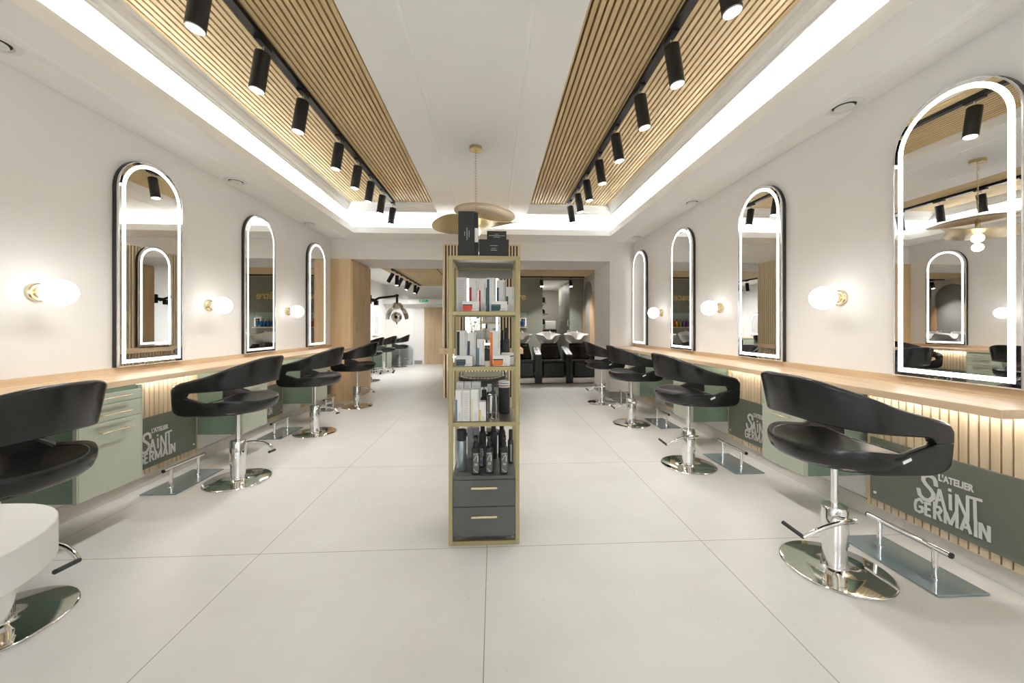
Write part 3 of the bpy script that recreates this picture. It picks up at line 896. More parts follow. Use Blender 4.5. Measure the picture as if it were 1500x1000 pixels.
def carton(x0, x1, top, Y, zb, label, group, depth=.045, stripe=None, script=True, base=PW, lines=False, jar=None):
    a, b = px(x0, Y), px(x1, Y); h = pz(top, Y) - zb
    w_ = b - a
    T = thing('product_carton', ((a + b) / 2, Y + depth / 2, zb), 0, label, 'product box', group)
    MB().bbox(-w_ / 2, w_ / 2, -depth / 2, depth / 2, .001, h, .001).build('box', base, T)
    yf = -depth / 2 - .0004
    if stripe:
        m_, s0, s1 = stripe
        cv = MB(); n = 6; r1 = [(-w_ / 2 + .001, yf, h * s0), (-w_ / 2 + .001 + w_ * .26, yf, h * s0), (-w_ / 2 + .001 + w_ * .26, yf, h * s1), (-w_ / 2 + .001, yf, h * s1)]
        cv.loft([r1, [(x, y + .0006, z) for x, y, z in r1]], smooth=False)
        fixn(cv.build('printed_bottle', m_, T))
    if jar:
        jm, lidm = jar
        m_ = MB(); r1 = [(-w_ / 2 + .002, yf, h * .06), (w_ * .02, yf, h * .06), (w_ * .10, yf, h * .25), (w_ * .10, yf, h * .55), (-w_ / 2 + .002, yf, h * .55)]
        m_.loft([r1, [(x, y + .0006, z) for x, y, z in r1]], smooth=False); fixn(m_.build('printed_jar', jm, T))
        MB().box(-w_ / 2 + .002, w_ * .10, yf, yf + .0006, h * .56, h * .68).build('printed_lid', lidm, T)
    m_ = MB()
    if script:
        random.seed(int(x0 * 7))
        zz = h * .50
        while zz < h * .93:
            q = random.uniform(.002, .005)
            m_.box(w_ * .30, w_ * .30 + random.uniform(.003, .006), yf, yf + .0005, zz, zz + q); zz += q + .0022
    zz = h * .08
    while zz < h * (.28 if not lines else .92):
        m_.box((w_ * .14 if jar else -w_ * .05) if not lines else -w_ * .36, w_ * random.uniform(.24, .40), yf, yf + .0005, zz, zz + .0016); zz += .0055
    m_.build('print', PGT, T)
    return T
G1 = 'hair product boxes on the top product shelf'
z = 1.287
F, Bk = 2.075, 2.17
carton(669, 683.3, 406.5, 2.10, z, 'plain white tall box with grey print, leftmost on the top shelf', G1, script=False, lines=True)
carton(687, 700, 409, 2.11, z, 'tall white box with red printed bottle on the top shelf', G1, stripe=(PR, .25, .75))
carton(701, 711.5, 412, 2.11, z, 'narrow white box with crimson printed bottle, second red one on the top shelf', G1, stripe=(PR, .02, .70))
carton(713, 726.5, 407, 2.10, z, 'tall white box with dark teal curved bottle print on the top shelf', G1, stripe=(PT, .0, .96))
carton(727.3, 739.7, 410, 2.11, z, 'white box with teal stripe right of centre on the top shelf', G1, stripe=(PT, .28, .76))
carton(741, 753, 420, 2.10, z, 'short white box at the right end of the top shelf', G1, stripe=(PTD, .3, .62))
carton(677, 701.8, 441, 2.035, z, 'low white box with scarlet jar print at the front of the top shelf', G1, script=False, jar=(POR, PB))
carton(719, 743, 441, 2.035, z, 'low white box with teal jar print at the front of the top shelf', G1, script=False, jar=(PTD, PTD))
G2 = 'hair product boxes on the second product shelf'
z = .982
carton(669, 684, 484, 2.11, z, 'tall white box with black curved print, left on the second shelf', G2, stripe=(PB, .0, .97))
carton(684.8, 697, 487, 2.10, z, 'tall white box with navy stripe on the second shelf', G2, stripe=(PN, .2, .74))
carton(699, 709.5, 496, 2.085, z, 'narrow shorter white box with slate blue stripe on the second shelf', G2, stripe=(PBL, .0, .66))
carton(694.5, 708, 483.5, 2.24, z, 'grey white box standing at the back of the second shelf', G2, script=False, lines=True)
carton(717.5, 732.8, 484, 2.10, z, 'tall white box with orange bottle print on the second shelf', G2, stripe=(PO, .0, .95))
carton(667.5, 692, 521, 2.035, z, 'low white box with navy jar print at front left of the second shelf', G2, script=False, jar=(PN, PB))
carton(722, 747, 520.5, 2.035, z, 'low white box with orange jar print at front right of the second shelf', G2, script=False, jar=(PO, PB))
def lathed(name, prof, m, X, Y, zb, label, cat, group, parts=(), n=24):
    T = thing(name, (X, Y, zb), 0, label, cat, group)
    MB().lathe(prof, n).build('body', m, T)
    for nm, pr, mm in parts: MB().lathe(pr, n).build(nm, mm, T)
    return T
BOT = [(.0, .0), (.018, .0), (.019, .004), (.019, .11), (.012, .128), (.009, .132)]
def bottle(X, Y, zb, h, r_, label, group, m=PB, capm=BLACKM, lab=None, spray=False, cat='bottle'):
    T = thing('product_bottle', (X, Y, zb), 0, label, cat, group)
    hb = h * .72
    MB().lathe([(0, 0.0005), (r_ * .94, .0005), (r_, .004), (r_, hb * .9), (r_ * .8, hb * .97), (r_ * .45, hb), (r_ * .4, hb + .004)], 22).build('body', m, T)
    if spray:
        MB().lathe([(r_ * .55, hb), (r_ * .55, hb + h * .10), (r_ * .4, hb + h * .13), (r_ * .4, h * .93)], 18).build('collar', capm, T)
        q = MB(); q.bbox(-r_ * .45, r_ * .45, -r_ * 1.1, r_ * .6, h * .90, h, .002); q.box(-.003, .003, -r_ * .9, -r_ * .7, h * .80, h * .90); q.build('trigger', capm, T)
    else:
        MB().lathe([(r_ * .62, hb), (r_ * .62, h - .003), (r_ * .55, h)], 20).build('cap', capm, T)
    if lab and spray:
        q = MB()
        def ar(a, zf, rr=.0012): return ((r_ + rr) * math.cos(-PI / 2 + a), (r_ + rr) * math.sin(-PI / 2 + a), hb * zf)
        q.tube([ar(-.55, .76), ar(.1, .77), ar(.5, .78)], .0011, 5); q.tube([ar(.45, .76), ar(.0, .66), ar(-.5, .52)], .0009, 5)
        q.tube([ar(-.5, .22), ar(.1, .13), ar(.5, .10)], .0009, 5)
        for zf in (.36, .39, .42): q.tube([ar(-.25, zf), ar(.15, zf), ar(.45, zf)], .0007, 4)
        q.tube([ar(.5, .48), ar(.5, .60), ar(.5, .70)], .0020, 5)
        q.build('label_lettering', WHITEP, T)
    if lab:
        lm, a0, a1 = lab
        s = MB(); n_ = 9
        ring0 = []
        for i in range(n_):
            a = -PI / 2 + lerp(a0, a1, i / (n_ - 1)); ring0.append((math.cos(a) * (r_ + .0005), math.sin(a) * (r_ + .0005)))
        s.loft([[(x, y, hb * .08) for x, y in ring0], [(x, y, hb * .80) for x, y in ring0]], closed=False, caps=False)
        s.build('label_print', lm, T)
    return T
bottle(px(735.5, 2.2), 2.20, z, .20, .013, 'slim black bottle behind the orange boxes on the second shelf, left one', G2)
bottle(px(742, 2.17), 2.17, z, .215, .019, 'black bottle behind the orange boxes on the second shelf, right one', G2)
lathed('cream_jar', [(0, 0), (.034, 0), (.036, .004), (.036, .05)], PW, px(743.5, 2.13), 2.13, z, 'round white cream jar at the right of the second shelf', 'jar', G2,
       (('lid', [(.0365, .054), (.0365, .066), (.033, .069), (0, .069)], CREAM), ('band', [(.0364, .049), (.0364, .054)], BLACKM)))
G3 = 'hair products on the third product shelf'
z = .676
carton(667, 677, 571, 2.04, z, 'tall white box with blue stripe, leftmost on the third shelf', G3, stripe=(PBL, .02, .7))
carton(677.4, 688.4, 571, 2.04, z, 'plain tall white box with grey lines on the third shelf', G3, script=False, lines=True)
carton(689.3, 701, 570, 2.04, z, 'tall white box with cream stripe on the third shelf', G3, stripe=(PC, .02, .72))
carton(701.5, 711.8, 588, 2.04, z, 'small white box with yellow stripe on the third shelf', G3, stripe=(PY, .02, .6))
for a, b, lb in ((669, 679, 'left'), (680, 690, 'middle'), (691, 704, 'right')):
    carton(a, b, 559.5, 2.16, z, 'pale grey white box behind the tall boxes on the third shelf, %s of three' % lb, G3, script=False, lines=True)
T = thing('pump_bottle', (px(722, 2.12), 2.12, z), 0, 'clear pump bottle with black pump on the third shelf', 'bottle', G3)
MB().lathe([(0, .001), (.030, .001), (.032, .005), (.032, .128), (.028, .136), (.014, .139), (.012, .142)], 26).build('body', GLASS, T)
q = MB(); q.lathe([(.014, .138), (.014, .152), (.008, .156), (.005, .178), (.010, .180), (.010, .186), (0, .187)], 18); q.box(-.004, .034, -.005, .005, .178, .187); q.build('pump', BLACKM, T)
MB().cyl((0, 0, .01), (0, 0, .138), .0025, 8).build('dip_tube', WHITEP, T)
for k in range(1):
    T = thing('product_jar', (px(738.5, 2.24), 2.24, z), 0, 'stack like black jar with white banded lid on the third shelf', 'jar', G3)
    MB().lathe([(0, 0), (.033, 0), (.035, .004), (.035, .155)], 26).build('body', PB, T)
    for q_, mm in ((.158, flat('rose', (.75, .55, .48))), (.172, PW), (.186, PW)):
        MB().lathe([(.034, q_), (.035, q_ + .002), (.035, q_ + .008), (.034, q_ + .010), (0, q_ + .010)], 26).build('lid_band', mm, T)
    MB().lathe([(.030, .155), (.030, .19)], 20).build('lid_core', PB, T)
bottle(px(709, 2.2), 2.20, z, .15, .022, 'squat black bottle behind the yellow striped box on the third shelf', G3)
bottle(px(717, 2.28), 2.28, z, .17, .022, 'black bottle behind the clear pump bottle on the third shelf', G3, capm=WHITEP)
G4 = 'black hair products on top of the drawers'
z = .379
T = thing('aerosol_can', (px(676, 2.12), 2.12, z), 0, 'pale blue aerosol can with black cap on the drawers, leftmost', 'aerosol can', G4)
MB().lathe([(0, 0.0005), (.027, .0005), (.029, .004), (.029, .168), (.027, .172)], 26).build('body', flat('ice_blue', (.34, .40, .43), .25, .6), T)
MB().lathe([(.0285, .172), (.0285, .225), (.026, .232), (0, .233)], 26).build('cap', BLACKM, T)
for x, Y, lb in ((697, 2.06, 'leftmost of the three front ones'), (716.5, 2.07, 'middle of the three front ones'), (738.3, 2.06, 'rightmost of the three front ones')):
    bottle(px(x, Y), Y, z, .212, .0235, 'black spray bottle with grey label on the drawers, ' + lb, G4, lab=(flat('label_grey', (.13, .13, .125)), -.7, .9), spray=True)
bottle(px(705, 2.16), 2.16, z, .20, .022, 'black spray bottle behind the front left pair on the drawers', G4, lab=(flat('grey_blue', (.22, .24, .27)), -.4, .5), spray=True)
bottle(px(707, 2.28), 2.28, z, .25, .022, 'tall black bottle at the back centre of the drawers', G4)
bottle(px(723, 2.30), 2.30, z, .245, .023, 'tall black bottle at the back right of the centre on the drawers', G4)
bottle(px(735, 2.32), 2.32, z, .245, .023, 'tall black bottle at the back right of the drawers', G4)
bottle(px(748, 2.22), 2.22, z, .20, .018, 'black bottle at the right edge on the drawers', G4, lab=(PG, -.3, .4))
for a, b, lb in ((684.5, 693, 'left'), (693.8, 702, 'right')):
    carton(a, b, 626, 2.30, z, 'grey product box at the back of the drawers, %s of two' % lb, G4, base=PG, script=False)
# black boxes on top
z = 1.593
def black_box(x0, x1, y1_, Y, depth, label, rows, vert=False, zb=None, side=False):
    zb = z if zb is None else zb
    a, b = px(x0, Y), px(x1, Y); h = pz(y1_, Y) - zb; w_ = b - a
    T = thing('black_product_box', ((a + b) / 2, Y + depth / 2, zb), 0, label, 'product box', 'black boxes on top of the shelf')
    MB().bbox(-w_ / 2, w_ / 2, -depth / 2, depth / 2, .0005, h, .001).build('box', PB, T)
    yf = -depth / 2 - .0004
    m_ = MB(); random.seed(int(x0))
    for (c0, c1, half) in rows:       # fraction up, half length
        if vert:
            zz = h * .5 - half
            while zz < h * .5 + half:
                q = random.uniform(.003, .006); m_.box(w_ * c0, w_ * c0 + c1, yf, yf + .0005, zz, zz + q); zz += q + .0016
        else:
            xx = -half
            while xx < half:
                q = random.uniform(.002, .005); m_.box(xx, xx + q, yf, yf + .0005, h * c0, h * c0 + c1); xx += q + .0014
    if m_.v: m_.build('print', flat('silver_print', (.55, .54, .50)), T)
    return T, w_, h, depth
bb, w_, h_, dp = black_box(671.2, 695, 310, 2.05, .075, 'tall black box standing upright on top of the shelf', [(-.12, .003, .010), (.02, .0035, .034), (.15, .003, .018)], True)
bb2, w2, h2, d2 = black_box(695.3, 700.5, 312, 2.055, .07, 'slim black box with white barcode label beside the tall black box', [])
MB().box(-w2 / 2 + .0005, w2 / 2 - .0005, -d2 / 2 - .0008, -d2 / 2 - .0003, h2 * .33, h2 * .65).build('barcode_label', PW, bb2)
_, w3, h3, _ = black_box(701.5, 745.3, 350.6, 2.045, .09, 'low wide black box lying on top of the shelf', [(.62, .003, .020), (.47, .0025, .013), (.36, .003, .017)])
black_box(713.3, 741.8, 338.3, 2.06, .06, 'small black box lying on the wide black box', [(.62, .0025, .010), (.44, .0035, .044), (.28, .003, .016)], zb=z + h3 + .0005)

# ================================================================ PENDANT
T = thing('pendant_lamp', (-.164, 3.435, ZC), 0, 'gold pendant lamp of two curved discs hanging on a chain', 'pendant lamp')
MB().lathe([(0, 0), (.060, 0), (.060, -.028), (.056, -.032), (0, -.032)], 32).build('canopy', BRASS, T)
m = MB(); zz = -.032
i = 0
while zz > -.60:
    # chain links
    pts = [(.007 * math.cos(a) * (1 if i % 2 == 0 else .0), .007 * math.cos(a) * (0 if i % 2 == 0 else 1), zz - .014 + .014 * math.sin(a)) for a in [2 * PI * q / 10 for q in range(11)]]
    m.tube(pts, .0018, 5); zz -= .0235; i += 1
m.build('chain', BRASS, T)
def disc_sheet(name, fn, m_, nr=14, na=64, th=.003):
    s = MB(); rings = []
    for i in range(nr + 1):
        rings.append([fn(.02 + .98 * i / nr, 2 * PI * j / na) for j in range(na)])
    for i in range(nr, -1, -1):
        rings.append([tuple(Vector(fn(.02 + .98 * i / nr, 2 * PI * j / na)) + Vector((0, 0, th))) for j in range(na)])
    s.loft(rings); return fixn(s.build(name, m_, T))
def lower(r_, a):
    x = .405 * r_ * math.cos(a); y = .40 * r_ * math.sin(a)
    # narrow to a point at +x
    t = smoothstep(-.28, .41, x); y *= (1 - .86 * t)
    zz = -.745 + .10 * (x + .1) * t + .08 * r_ ** 2 * (0.3 - t * .3) - .18 * max(0, -x - .05) ** 1.6 + .10 * y * t
    return (x, y, zz)
def upper(r_, a):
    x = .285 * r_ * math.cos(a); y = .30 * r_ * math.sin(a)
    zz = -.625 + .045 * (1 - r_ * r_) - .10 * x
    return (x + .085, y, zz)
disc_sheet('lower_shade', lower, BRASS); disc_sheet('upper_shade', upper, mat('dark_brass', (.30, .205, .085), .32, 1))
MB().lathe([(.018, -.61), (.020, -.72), (.016, -.73)], 18).build('lamp_holder', BRASS, T)
pr = [(.012, -.73), (.022, -.742), (.042, -.765), (.047, -.79), (.040, -.815), (.022, -.832), (.001, -.836)]
MB().lathe(pr, 24).build('bulb', BULB, T)
light('pendant_glow', 'POINT', (0, 0, -.88), 1.5, (1, .8, .55), T, shadow_soft_size=.04)

# ================================================================ WHITE TABLE at the left edge
T = thing('white_table', (-1.42, .70, 0), 0, 'thick white rounded table top cut by the lower left corner', 'table')
def rrect(x0, x1, y0, y1, r_, z, n=10):
    out = []
    for cx_, cy_, a0 in ((x1 - r_, y0 + r_, -PI / 2), (x1 - r_, y1 - r_, 0), (x0 + r_, y1 - r_, PI / 2), (x0 + r_, y0 + r_, PI)):
        for i in range(n + 1):
            a = a0 + PI / 2 * i / n; out.append((cx_ + r_ * math.cos(a), cy_ + r_ * math.sin(a), z))
    return out
A = (-.72, .452, -.75, .300)
m = MB(); m.loft([rrect(*A, .24, .668), rrect(*A, .24, .748)] + [rrect(A[0] + .002, A[1] - .002, A[2] + .002, A[3] - .002, .238, .75)])
m.build('table_top', CREAM, T)
MB().lathe([(.0, 0), (.20, 0), (.20, .010), (.035, .018), (.030, .03), (.030, .668)], 40, Matrix.Translation((-.45, -.40, 0))).build('pedestal', STEEL, T)

# ================================================================ REAR LEFT ROOM
# door
o = struct(MB().box(-2.23, -1.30, 11.955, 11.995, 0, 1.84).build('door_1', OAKD))
MB().box(-1.40, -1.385, 11.93, 11.955, .95, 1.15).build('door_handle', STEEL, o)
T = thing('exit_sign', (-2.19, 11.69, 1.98), 0, 'small green exit sign above the rear oak door', 'sign')
MB().box(-.15, .15, -.02, .006, 0, .10).build('housing', flat('sign_white', (.75, .8, .75)), T)
MB().box(-.135, .135, -.023, -.02, .012, .088).build('face', mat('exit_green', (.02, .22, .08), .4, 0, .35, (.03, .4, .15)), T)
m = MB(); m.box(-.11, -.06, -.0235, -.023, .02, .08); m.box(.0, .045, -.0235, -.023, .045, .056)
m.add([(.07, -.0235, .05), (.05, -.0235, .07), (.05, -.0235, .03)], [(0, 1, 2)])
m.lathe([(.009, 0), (.009, .0005), (0, .0006)], 10, Matrix.Translation((-.02, -.023, .072)) @ Matrix.Rotation(PI / 2, 4, 'X'))
m.tube([(-.02, -.0234, .062), (-.025, -.0234, .045), (-.04, -.0234, .022)], .004, 5); m.tube([(-.025, -.0234, .045), (-.008, -.0234, .036), (-.006, -.0234, .02)], .004, 5)
m.build('pictogram', WHITEP, T)
o = MB().box(-.09, .09, -.004, 0, -.12, .12).build('notice_sheet', flat('paper', (.7, .7, .69)), loc=(-2.78, 11.69, 2.08))
tag(o, 'small grey notice on the rear white wall left of the exit sign', 'notice')
# white arched panel and mirror
m = MB(); m.loft([[(a, y, z) for x, a, z in [(0, p_[1], p_[2]) for p_ in arch(1.0, 2.3, 0, 0)]] for y in (0, .03)], smooth=False)
o = fixn(m.build('arched_wall_panel', mat('white_panel', (.86, .86, .86), .5)))
o.location = (-3.05, 11.955, .0)
tag(o, 'tall white arched panel on the rear wall behind the distant chairs', 'wall panel')
mirror((-3.45, 10.9, .95), 0, 'small distant arched mirror on the rear left wall', w=.55, h=.68, fm=WHITEP)
T = thing('wall_counter', (-3.45, 11.45, 0), 0, 'short oak counter in the rear left room', 'counter')
MB().bbox(0, .41, -.55, .50, .845, .875, .002).build('worktop', OAK, T)
T = thing('green_floor_cabinet', (-3.16, 10.85, 0), 0, 'small green cabinet on the floor of the rear left room', 'cabinet')
MB().box(-.19, .18, -.45, .04, 0, .83).build('body', SAGED, T)
MB().bbox(.18, .19, -.44, .03, .02, .82, .001).build('door', SAGE, T)
T = thing('low_grey_screen', (-2.98, 11.75, 0), 0, 'low pale grey cabinet with rounded corner at the rear wall', 'cabinet')
m = MB(); prf = [(-.40, 0), (.40, 0), (.40, .45)] + [(.40 - .18 + .18 * math.cos(a), .45 + .18 * math.sin(a)) for a in [PI / 2 * i / 8 for i in range(9)]] + [(-.40, .63)]
m.loft([[(x, y, z) for x, z in prf] for y in (-.14, .14)], smooth=False); fixn(m.build('body', mat('pale_grey_gloss', (.42, .45, .46), .2), T))
# trolley on casters
T = thing('stool_trolley', (-3.02, 10.2, 0), 0, 'slim silver trolley column on casters between the distant chairs', 'trolley')
MB().lathe([(.03, .07), (.03, .10), (.018, .12), (.018, .84)], 16).build('column', STEEL, T)
MB().lathe([(0, .84), (.16, .84), (.165, .85), (.165, .875), (.155, .855), (0, .852)], 24).build('tray', WHITEP, T)
for k in range(5):
    a = 2 * PI * k / 5 + .5
    lg = MB(); lg.tube([(0, 0, .09), (.14 * math.cos(a), .14 * math.sin(a), .08), (.26 * math.cos(a), .26 * math.sin(a), .06)], .013, 8); lg = lg.build('leg', CHROME, T)
    MB().cyl((.26 * math.cos(a) - .014, .26 * math.sin(a), .028), (.26 * math.cos(a) + .014, .26 * math.sin(a), .028), .027, 12).build('caster', BLACKM, lg)
# hair processor on wall arm
T = thing('hair_processor', (-2.36, 6.99, 1.66), 0, 'chrome hair processor lamp on a black swivel wall arm', 'hair processor')
m = MB(); m.bbox(-.06, .07, -.02, .05, -.02, .14, .004); m.cyl((.04, .0, .06), (.10, .10, .05), .03, 14)
m.tube([(.08, .06, .03), (.16, .18, .10), (.42, .50, .17)], .022, 10)
m.bbox(.08, .15, .12, .2, -.04, .05, .004)
m.cyl((.42, .50, .20), (.42, .50, .02), .024, 14); m.lathe([(.035, 0), (.035, .04)], 16, Matrix.Translation((.42, .5, .155)))
m.build('wall_arm', BLACK, T)
HX, HY, HZ = .42, .50, -.10
m = MB(); m.lathe([(.001, .12), (.07, .11), (.115, .06), (.125, .0), (.10, -.02), (.001, -.03)], 24, Matrix.Translation((HX, HY, HZ + .02)))
m.build('head_dome', CHROME, T)
m = MB(); m.lathe([(.001, -.03), (.06, -.03), (.10, -.01), (.105, .02), (.06, .05), (.001, .06)], 24, Matrix.Translation((HX, HY - .02, HZ - .16)) @ Matrix.Rotation(PI / 2, 4, 'X'))
m.build('front_disc', CHROME, T)
MB().lathe([(.001, .07), (.03, .065), (.035, .05)], 16, Matrix.Translation((HX, HY - .02, HZ - .16)) @ Matrix.Rotation(PI / 2, 4, 'X')).build('hub', BLACKM, T)
for s in (-1, 1):
    m = MB()
    rings = []
    for i in range(9):
        t_ = i / 8; a = lerp(.1, 1.45, t_)
        x = HX + s * (.07 + .125 * math.sin(a)); z_ = HZ + .02 - .19 * (1 - math.cos(a)) - .06 * t_
        ww = lerp(.05, .09, math.sin(PI * t_)); hh = .026
        rings.append([(x - s * hh, HY - ww, z_), (x + s * hh, HY - ww * .6, z_ + .01), (x + s * hh, HY + ww, z_ + .01), (x - s * hh, HY + ww, z_)])
    m.loft(rings); fixn(m.build('radiator_arm', CHROME, T))
MB().lathe([(.001, -.02), (.012, -.015), (.012, .02)], 10, Matrix.Translation((HX, HY - .02, HZ - .285))).build('tip_knob', BLACKM, T)

# ================================================================ WASH AREA
def wash_unit(X, label):
    T = thing('wash_unit', (X, 7.70, 0), 0, label, 'wash chair', 'black wash chairs with white basins')
    MB().bbox(-.258, .258, .0, .85, .012, .13, .01).build('plinth', STEEL, T)
    for sx in (-.295, .295):
        m = MB(); pf = [(.0, .01), (.60, .01), (.60, .74), (.55, .76), (.03, .62), (.0, .60)]
        m.loft([[(sx + q, y, z_) for y, z_ in pf] for q in (-.032, .032)], smooth=False); fixn(m.build('armrest', LEATHER, T))
    m = MB(); m.bbox(-.235, .235, .02, .60, .13, .46, .02); m.build('seat_block', LEATHER, T)
    # seat cushion
    def sec(y, z0, z1, w_): return [(-w_, y, z0 + .02), (-w_ + .02, y, z0), (w_ - .02, y, z0), (w_, y, z0 + .02), (w_, y, z1 - .02), (w_ - .03, y, z1), (-w_ + .03, y, z1), (-w_, y, z1 - .02)]
    m = MB(); m.loft([sec(.0, .455, .49, .24), sec(.02, .45, .505, .245), (sec(.45, .43, .485, .245)), sec(.55, .43, .50, .24)], smooth=False); fixn(m.build('seat', LEATHER, T))
    m = MB(); r_ = []
    for t_ in [i / 8 for i in range(9)]:
        y = .47 + .26 * t_; z_ = .48 + .315 * t_; ww = lerp(.235, .185, t_)
        r_.append([(-ww, y - .02, z_ + .03), (-ww + .04, y - .055, z_ + .03), (ww - .04, y - .055, z_ + .03), (ww, y - .02, z_ + .03), (ww, y + .05, z_), (-ww, y + .05, z_)])
    m.loft(r_); fixn(m.build('backrest', LEATHER, T))
    MB().bbox(-.15, .15, .62, .84, .13, .80, .02).build('basin_column', BLACKM, T)
    # basin: bowl with neck cut-out and raised rear
    m = MB(); K = 72
    def rim(j, s):
        a = 2 * PI * j / K; c_, q = math.cos(a), math.sin(a)
        x = .30 * c_ * s; y = .86 + .25 * q * s
        zr = 1.005 + .085 * max(0, q) ** 3 - .085 * math.exp(-((x / s if s else 0) / .105) ** 4) * (1 if q < 0 else 0) + .03 * abs(c_) ** 2
        return x, y, zr
    rings = []
    for s, dz in ((.30, -.215), (.55, -.20), (.80, -.12), (.94, -.04), (1.0, 0)):
        rings.append([(rim(j, s)[0], rim(j, s)[1], rim(j, 1)[2] * (1 if dz > -.05 else 0) + (1.02 if dz <= -.05 else 0) + dz) for j in range(K)])
    for s, dz in ((.96, .004), (.90, -.02), (.70, -.11), (.40, -.16), (.05, -.165)):
        rings.append([(rim(j, s)[0], rim(j, s)[1], (rim(j, 1)[2] if dz > -.05 else 1.02) + dz) for j in range(K)])
    m.loft(rings); fixn(m.build('basin', CERAM, T))
    q = MB(); q.tube([(.08, 1.04, 1.06), (.08, 1.03, 1.10), (.06, .97, 1.115), (.05, .93, 1.10)], .011, 8); q.build('tap', CHROME, T)
    return T
wu = wash_unit(1.284, 'black wash chair with white basin, middle of the three in view')
dup(wu, (1.944, 7.70, 0), 0, 'black wash chair with white basin next to the right wall')
dup(wu, (.624, 7.70, 0), 0, 'black wash chair with white basin partly hidden by the product shelf')
dup(wu, (-.036, 7.70, 0), 0, 'black wash chair with white basin reflected in the mirrors, behind the partition')
# wall lettering
t_ = text_mesh('wall_lettering', 'Espace bien être', .27, mat('gold_letters', (.62, .46, .18), .35, .5), None, None, .004, .006, 1)
xs = [v.co.x for v in t_.data.vertices]
t_.data.transform(upright((.865 - 1.76, 9.694, 1.925), (1, 0, 0), (0, -1, 0)) @ Matrix.Scale(1.76 / (max(xs) - min(xs)), 4, (1, 0, 0)) @ Matrix.Translation((-min(xs), 0, 0)))
tag(t_, 'gold lettering on the dark green wall above the wash basins', 'lettering')
# shelf niche with bottles
T = thing('wall_niche_shelf', (-.10, 9.62, 1.18), 0, 'white shelf on the green wall holding coloured bottles', 'shelf')
MB().box(-.95, .98, -.09, .078, 0, .025).build('board', OAKV, T)
MB().box(-.95, .98, .070, .079, .06, .40).build('back_panel', flat('pale_green', (.35, .42, .36)), T)
cols = [('violet', (.12, .04, .30)), ('purple', (.18, .06, .34)), ('green', (.12, .25, .05)), ('amber', (.75, .32, .02)), ('red', (.55, .06, .02)), ('blue', (.02, .09, .22))]
for i in range(20):
    x = -.98 + i * .093
    nm, cc = cols[5] if i > 11 else cols[i % 5]
    lbx = '%s pump bottle on the wash area shelf' % nm
    T = thing('shampoo_bottle', (x, 9.615, 1.2055), 0, lbx + ', %s from the left' % ['first', 'second', 'third', 'fourth', 'fifth', 'sixth', 'seventh', 'eighth', 'ninth', 'tenth', 'eleventh', 'twelfth', 'thirteenth', 'fourteenth', 'fifteenth', 'sixteenth', 'seventeenth', 'eighteenth', 'nineteenth', 'last'][i], 'bottle', 'bottles on the wash area shelf')
    MB().lathe([(0, 0), (.034, 0), (.036, .004), (.036, .13), (.022, .15), (.012, .155)], 16).build('body', flat('shampoo_' + nm, cc, .2), T)
    q = MB(); q.lathe([(.013, .155), (.013, .172), (.005, .175), (.005, .20)], 12); q.box(-.006, .006, -.035, .008, .198, .208); q.build('pump', PB if nm != 'blue' else OAK, T)
# towel dispenser on the green wall
T = thing('wall_dispenser', (px(766, 9.66), 9.66, 1.22), 0, 'small white framed box on the green wall beside the shelf edge', 'wall box')
MB().bbox(-.09, .09, -.05, .038, .0, .22, .004).build('body', WHITEP, T)
MB().box(-.05, .05, -.053, -.05, .03, .20).build('window', BLACKM, T)
# arched wall panels on the warm wall
def arch_panel(yc, w_, h, m_, label, th=.02, cat='wall panel'):
    q = MB(); q.loft([arch(w_, h, 0, 0), arch(w_, h, 0, th)], smooth=False)
    o = fixn(q.build('arched_wall_panel', m_)); o.location = (2.42, yc, 0); o.rotation_euler = (0, 0, PI)
    tag(o, label, cat); return o
arch_panel(9.22, .72, 2.36, mat('grey_arch', (.16, .155, .14), .35), 'dark grey arched panel on the wall right of the wash basins')
arch_panel(8.56, .80, 2.05, noisy('walnut_arch', (.36, .22, .12), (.46, .30, .17), 3, .5, (4, 4, .4)), 'brown wooden arched panel overlapping the dark arch', .035)
arch_panel(9.60, .12, 1.75, COPPER, 'narrow copper coloured arched strip in the corner of the green wall', .04)
# tall lockers beside the opening
T = thing('locker_block', (2.225, 10.45, 0), 0, 'tall dark green lockers with pale handles beside the storage opening', 'lockers')
MB().box(-.185, .19, -.75, .85, 0, 2.435).build('body', GREENW, T)
for k, (y0, y1) in enumerate(((-.74, -.22), (-.20, .32), (.34, .84))):
    for z0, z1 in ((.02, 1.16), (1.18, 1.82), (1.84, 2.42)):
        d = MB().bbox(-.195, -.185, y0, y1, z0, z1, .001).build('door', GREENW, T)
        if z1 < 2:
            hz = z1 - .20 if z0 < 1 else z0 + .06
            yh = y0 + .08 if k != 1 else y1 - .10
            q = MB(); q.tube([(-.195, yh, hz), (-.225, yh, hz), (-.225, yh, hz + .14), (-.195, yh, hz + .14)], .013, 8); q.build('handle', flat('pale_handle', (.42, .44, .36)), d)
MB().box(2.035, 2.41, 9.68, 9.699, 0, 2.49).build('green_end_panel', GREENW)
tag([o for o in C.objects if o.name.startswith('green_end_panel')][0], 'plain dark green panel right of the storage opening', 'panel')
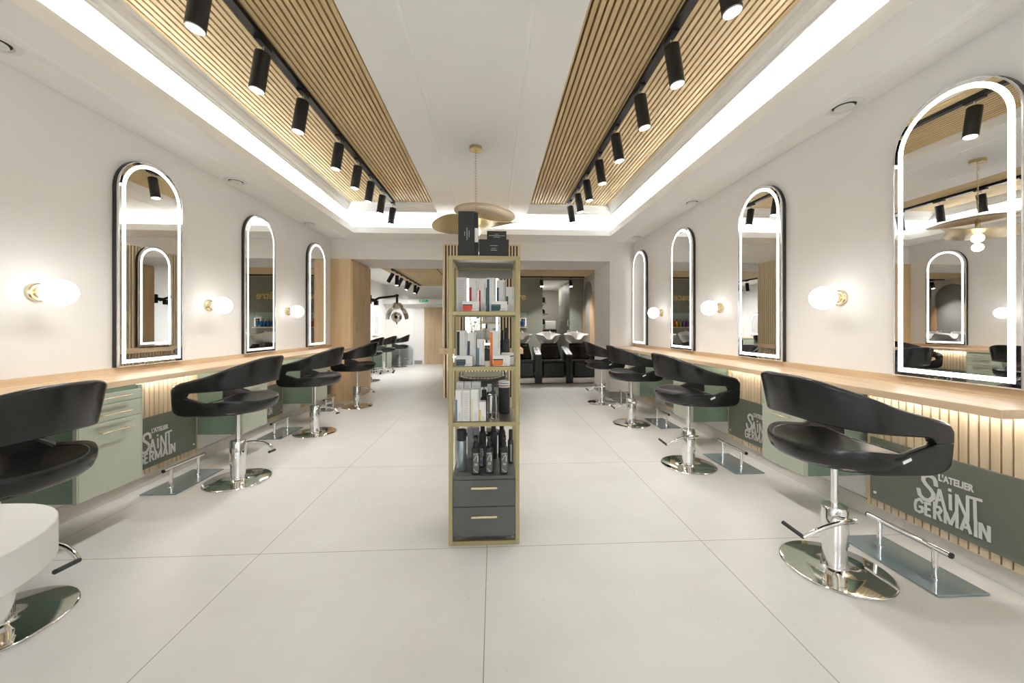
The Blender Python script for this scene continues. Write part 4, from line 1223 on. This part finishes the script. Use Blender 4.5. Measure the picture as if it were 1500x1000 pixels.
# storage shelves in the corridor
T = thing('storage_shelves', (1.40, 10.9, 0), 0, 'storage shelves seen through the opening in the green wall', 'shelves')
for z_ in (.55, .95, 1.25, 1.55, 1.85):
    MB().box(-.088, .10, -.9, .9, z_, z_ + .022).build('shelf_board', WHITEP, T)
for i, (z_, y, m_, h) in enumerate(((1.872, -.7, PB, .16), (1.572, -.6, PB, .13), (1.272, -.65, PB, .15), (.972, -.6, POR, .10), (.972, -.3, PN, .12), (1.272, .1, PB, .16))):
    o = MB().lathe([(0, 0), (.05, 0), (.055, .01), (.05, h * .8), (.03, h), (0, h)], 16).build('storage_jar', m_, loc=(1.40, 10.9 + y, z_ + .0005))
    tag(o, ['dark jar on the top storage shelf', 'dark jar on the second storage shelf', 'dark jar on the third storage shelf, near', 'scarlet jar on the fourth storage shelf', 'navy jar on the fourth storage shelf', 'dark jar on the third storage shelf, far'][i], 'jar', 'jars on the storage shelves')
T = thing('linen_bin', (1.86, 11.9, 0), 0, 'white box on a trolley at the end of the storage corridor', 'box')
MB().bbox(-.20, .15, -.2, .2, 1.12, 1.40, .02).build('box', WHITEP, T)
q = MB(); q.box(-.22, .17, -.22, .22, 1.06, 1.115)
for a in (-.20, .14):
    for b in (-.2, .18): q.box(a, a + .02, b, b + .02, 0, 1.06)
q.build('stand', BLACKM, T)
MB().bbox(-.19, .14, -.2, .18, .5, 1.04, .02).build('bag', noisy('bag_fabric', (.28, .24, .21), (.42, .37, .33), 9, .8), T)
light('storage_ceiling_light', 'AREA', (1.65, 11.2, 2.42), 9, (1, .95, .88), shape='SQUARE', size=.3)

# ================================================================ plant by the shop window (seen in the partition mirror)
T = thing('potted_plant', (-.62, -2.3, 0), 0, 'leafy green potted plant by the shop window, seen only in the partition mirror', 'plant')
MB().lathe([(0, .0), (.17, 0), (.20, .38), (.18, .38), (.17, .34), (0, .34)], 24).build('pot', BLACKM, T)
m = MB(); st = MB(); random.seed(5)
for i in range(90):
    a = random.uniform(0, 2 * PI); h = random.uniform(.55, 1.75); r0 = random.uniform(.12, .48) * (1 - abs(h - 1.2) * .5)
    c = Vector((r0 * math.cos(a), r0 * math.sin(a), h)); d = Vector((math.cos(a), math.sin(a), random.uniform(-.5, .4))).normalized()
    sd = d.cross(Vector((0, 0, 1))).normalized(); L_ = random.uniform(.12, .22); W_ = L_ * .32
    up = sd.cross(d) * .012
    m.add([c, c + d * L_ * .35 + sd * W_, c + d * L_ * .75 + sd * W_ * .7, c + d * L_, c + d * L_ * .75 - sd * W_ * .7, c + d * L_ * .35 - sd * W_, c + d * L_ * .5 - up], [(0, 1, 6), (1, 2, 6), (2, 3, 6), (3, 4, 6), (4, 5, 6), (5, 0, 6)])
    if i % 5 == 0: st.tube([(0, 0, .33), (c.x * .4, c.y * .4, h * .7), tuple(c)], .006, 5)
m.build('foliage', noisy('leaf_green', (.02, .08, .02), (.06, .17, .05), 6, .45), T)
st.build('stems', mat('stem', (.12, .10, .05), .7), T)
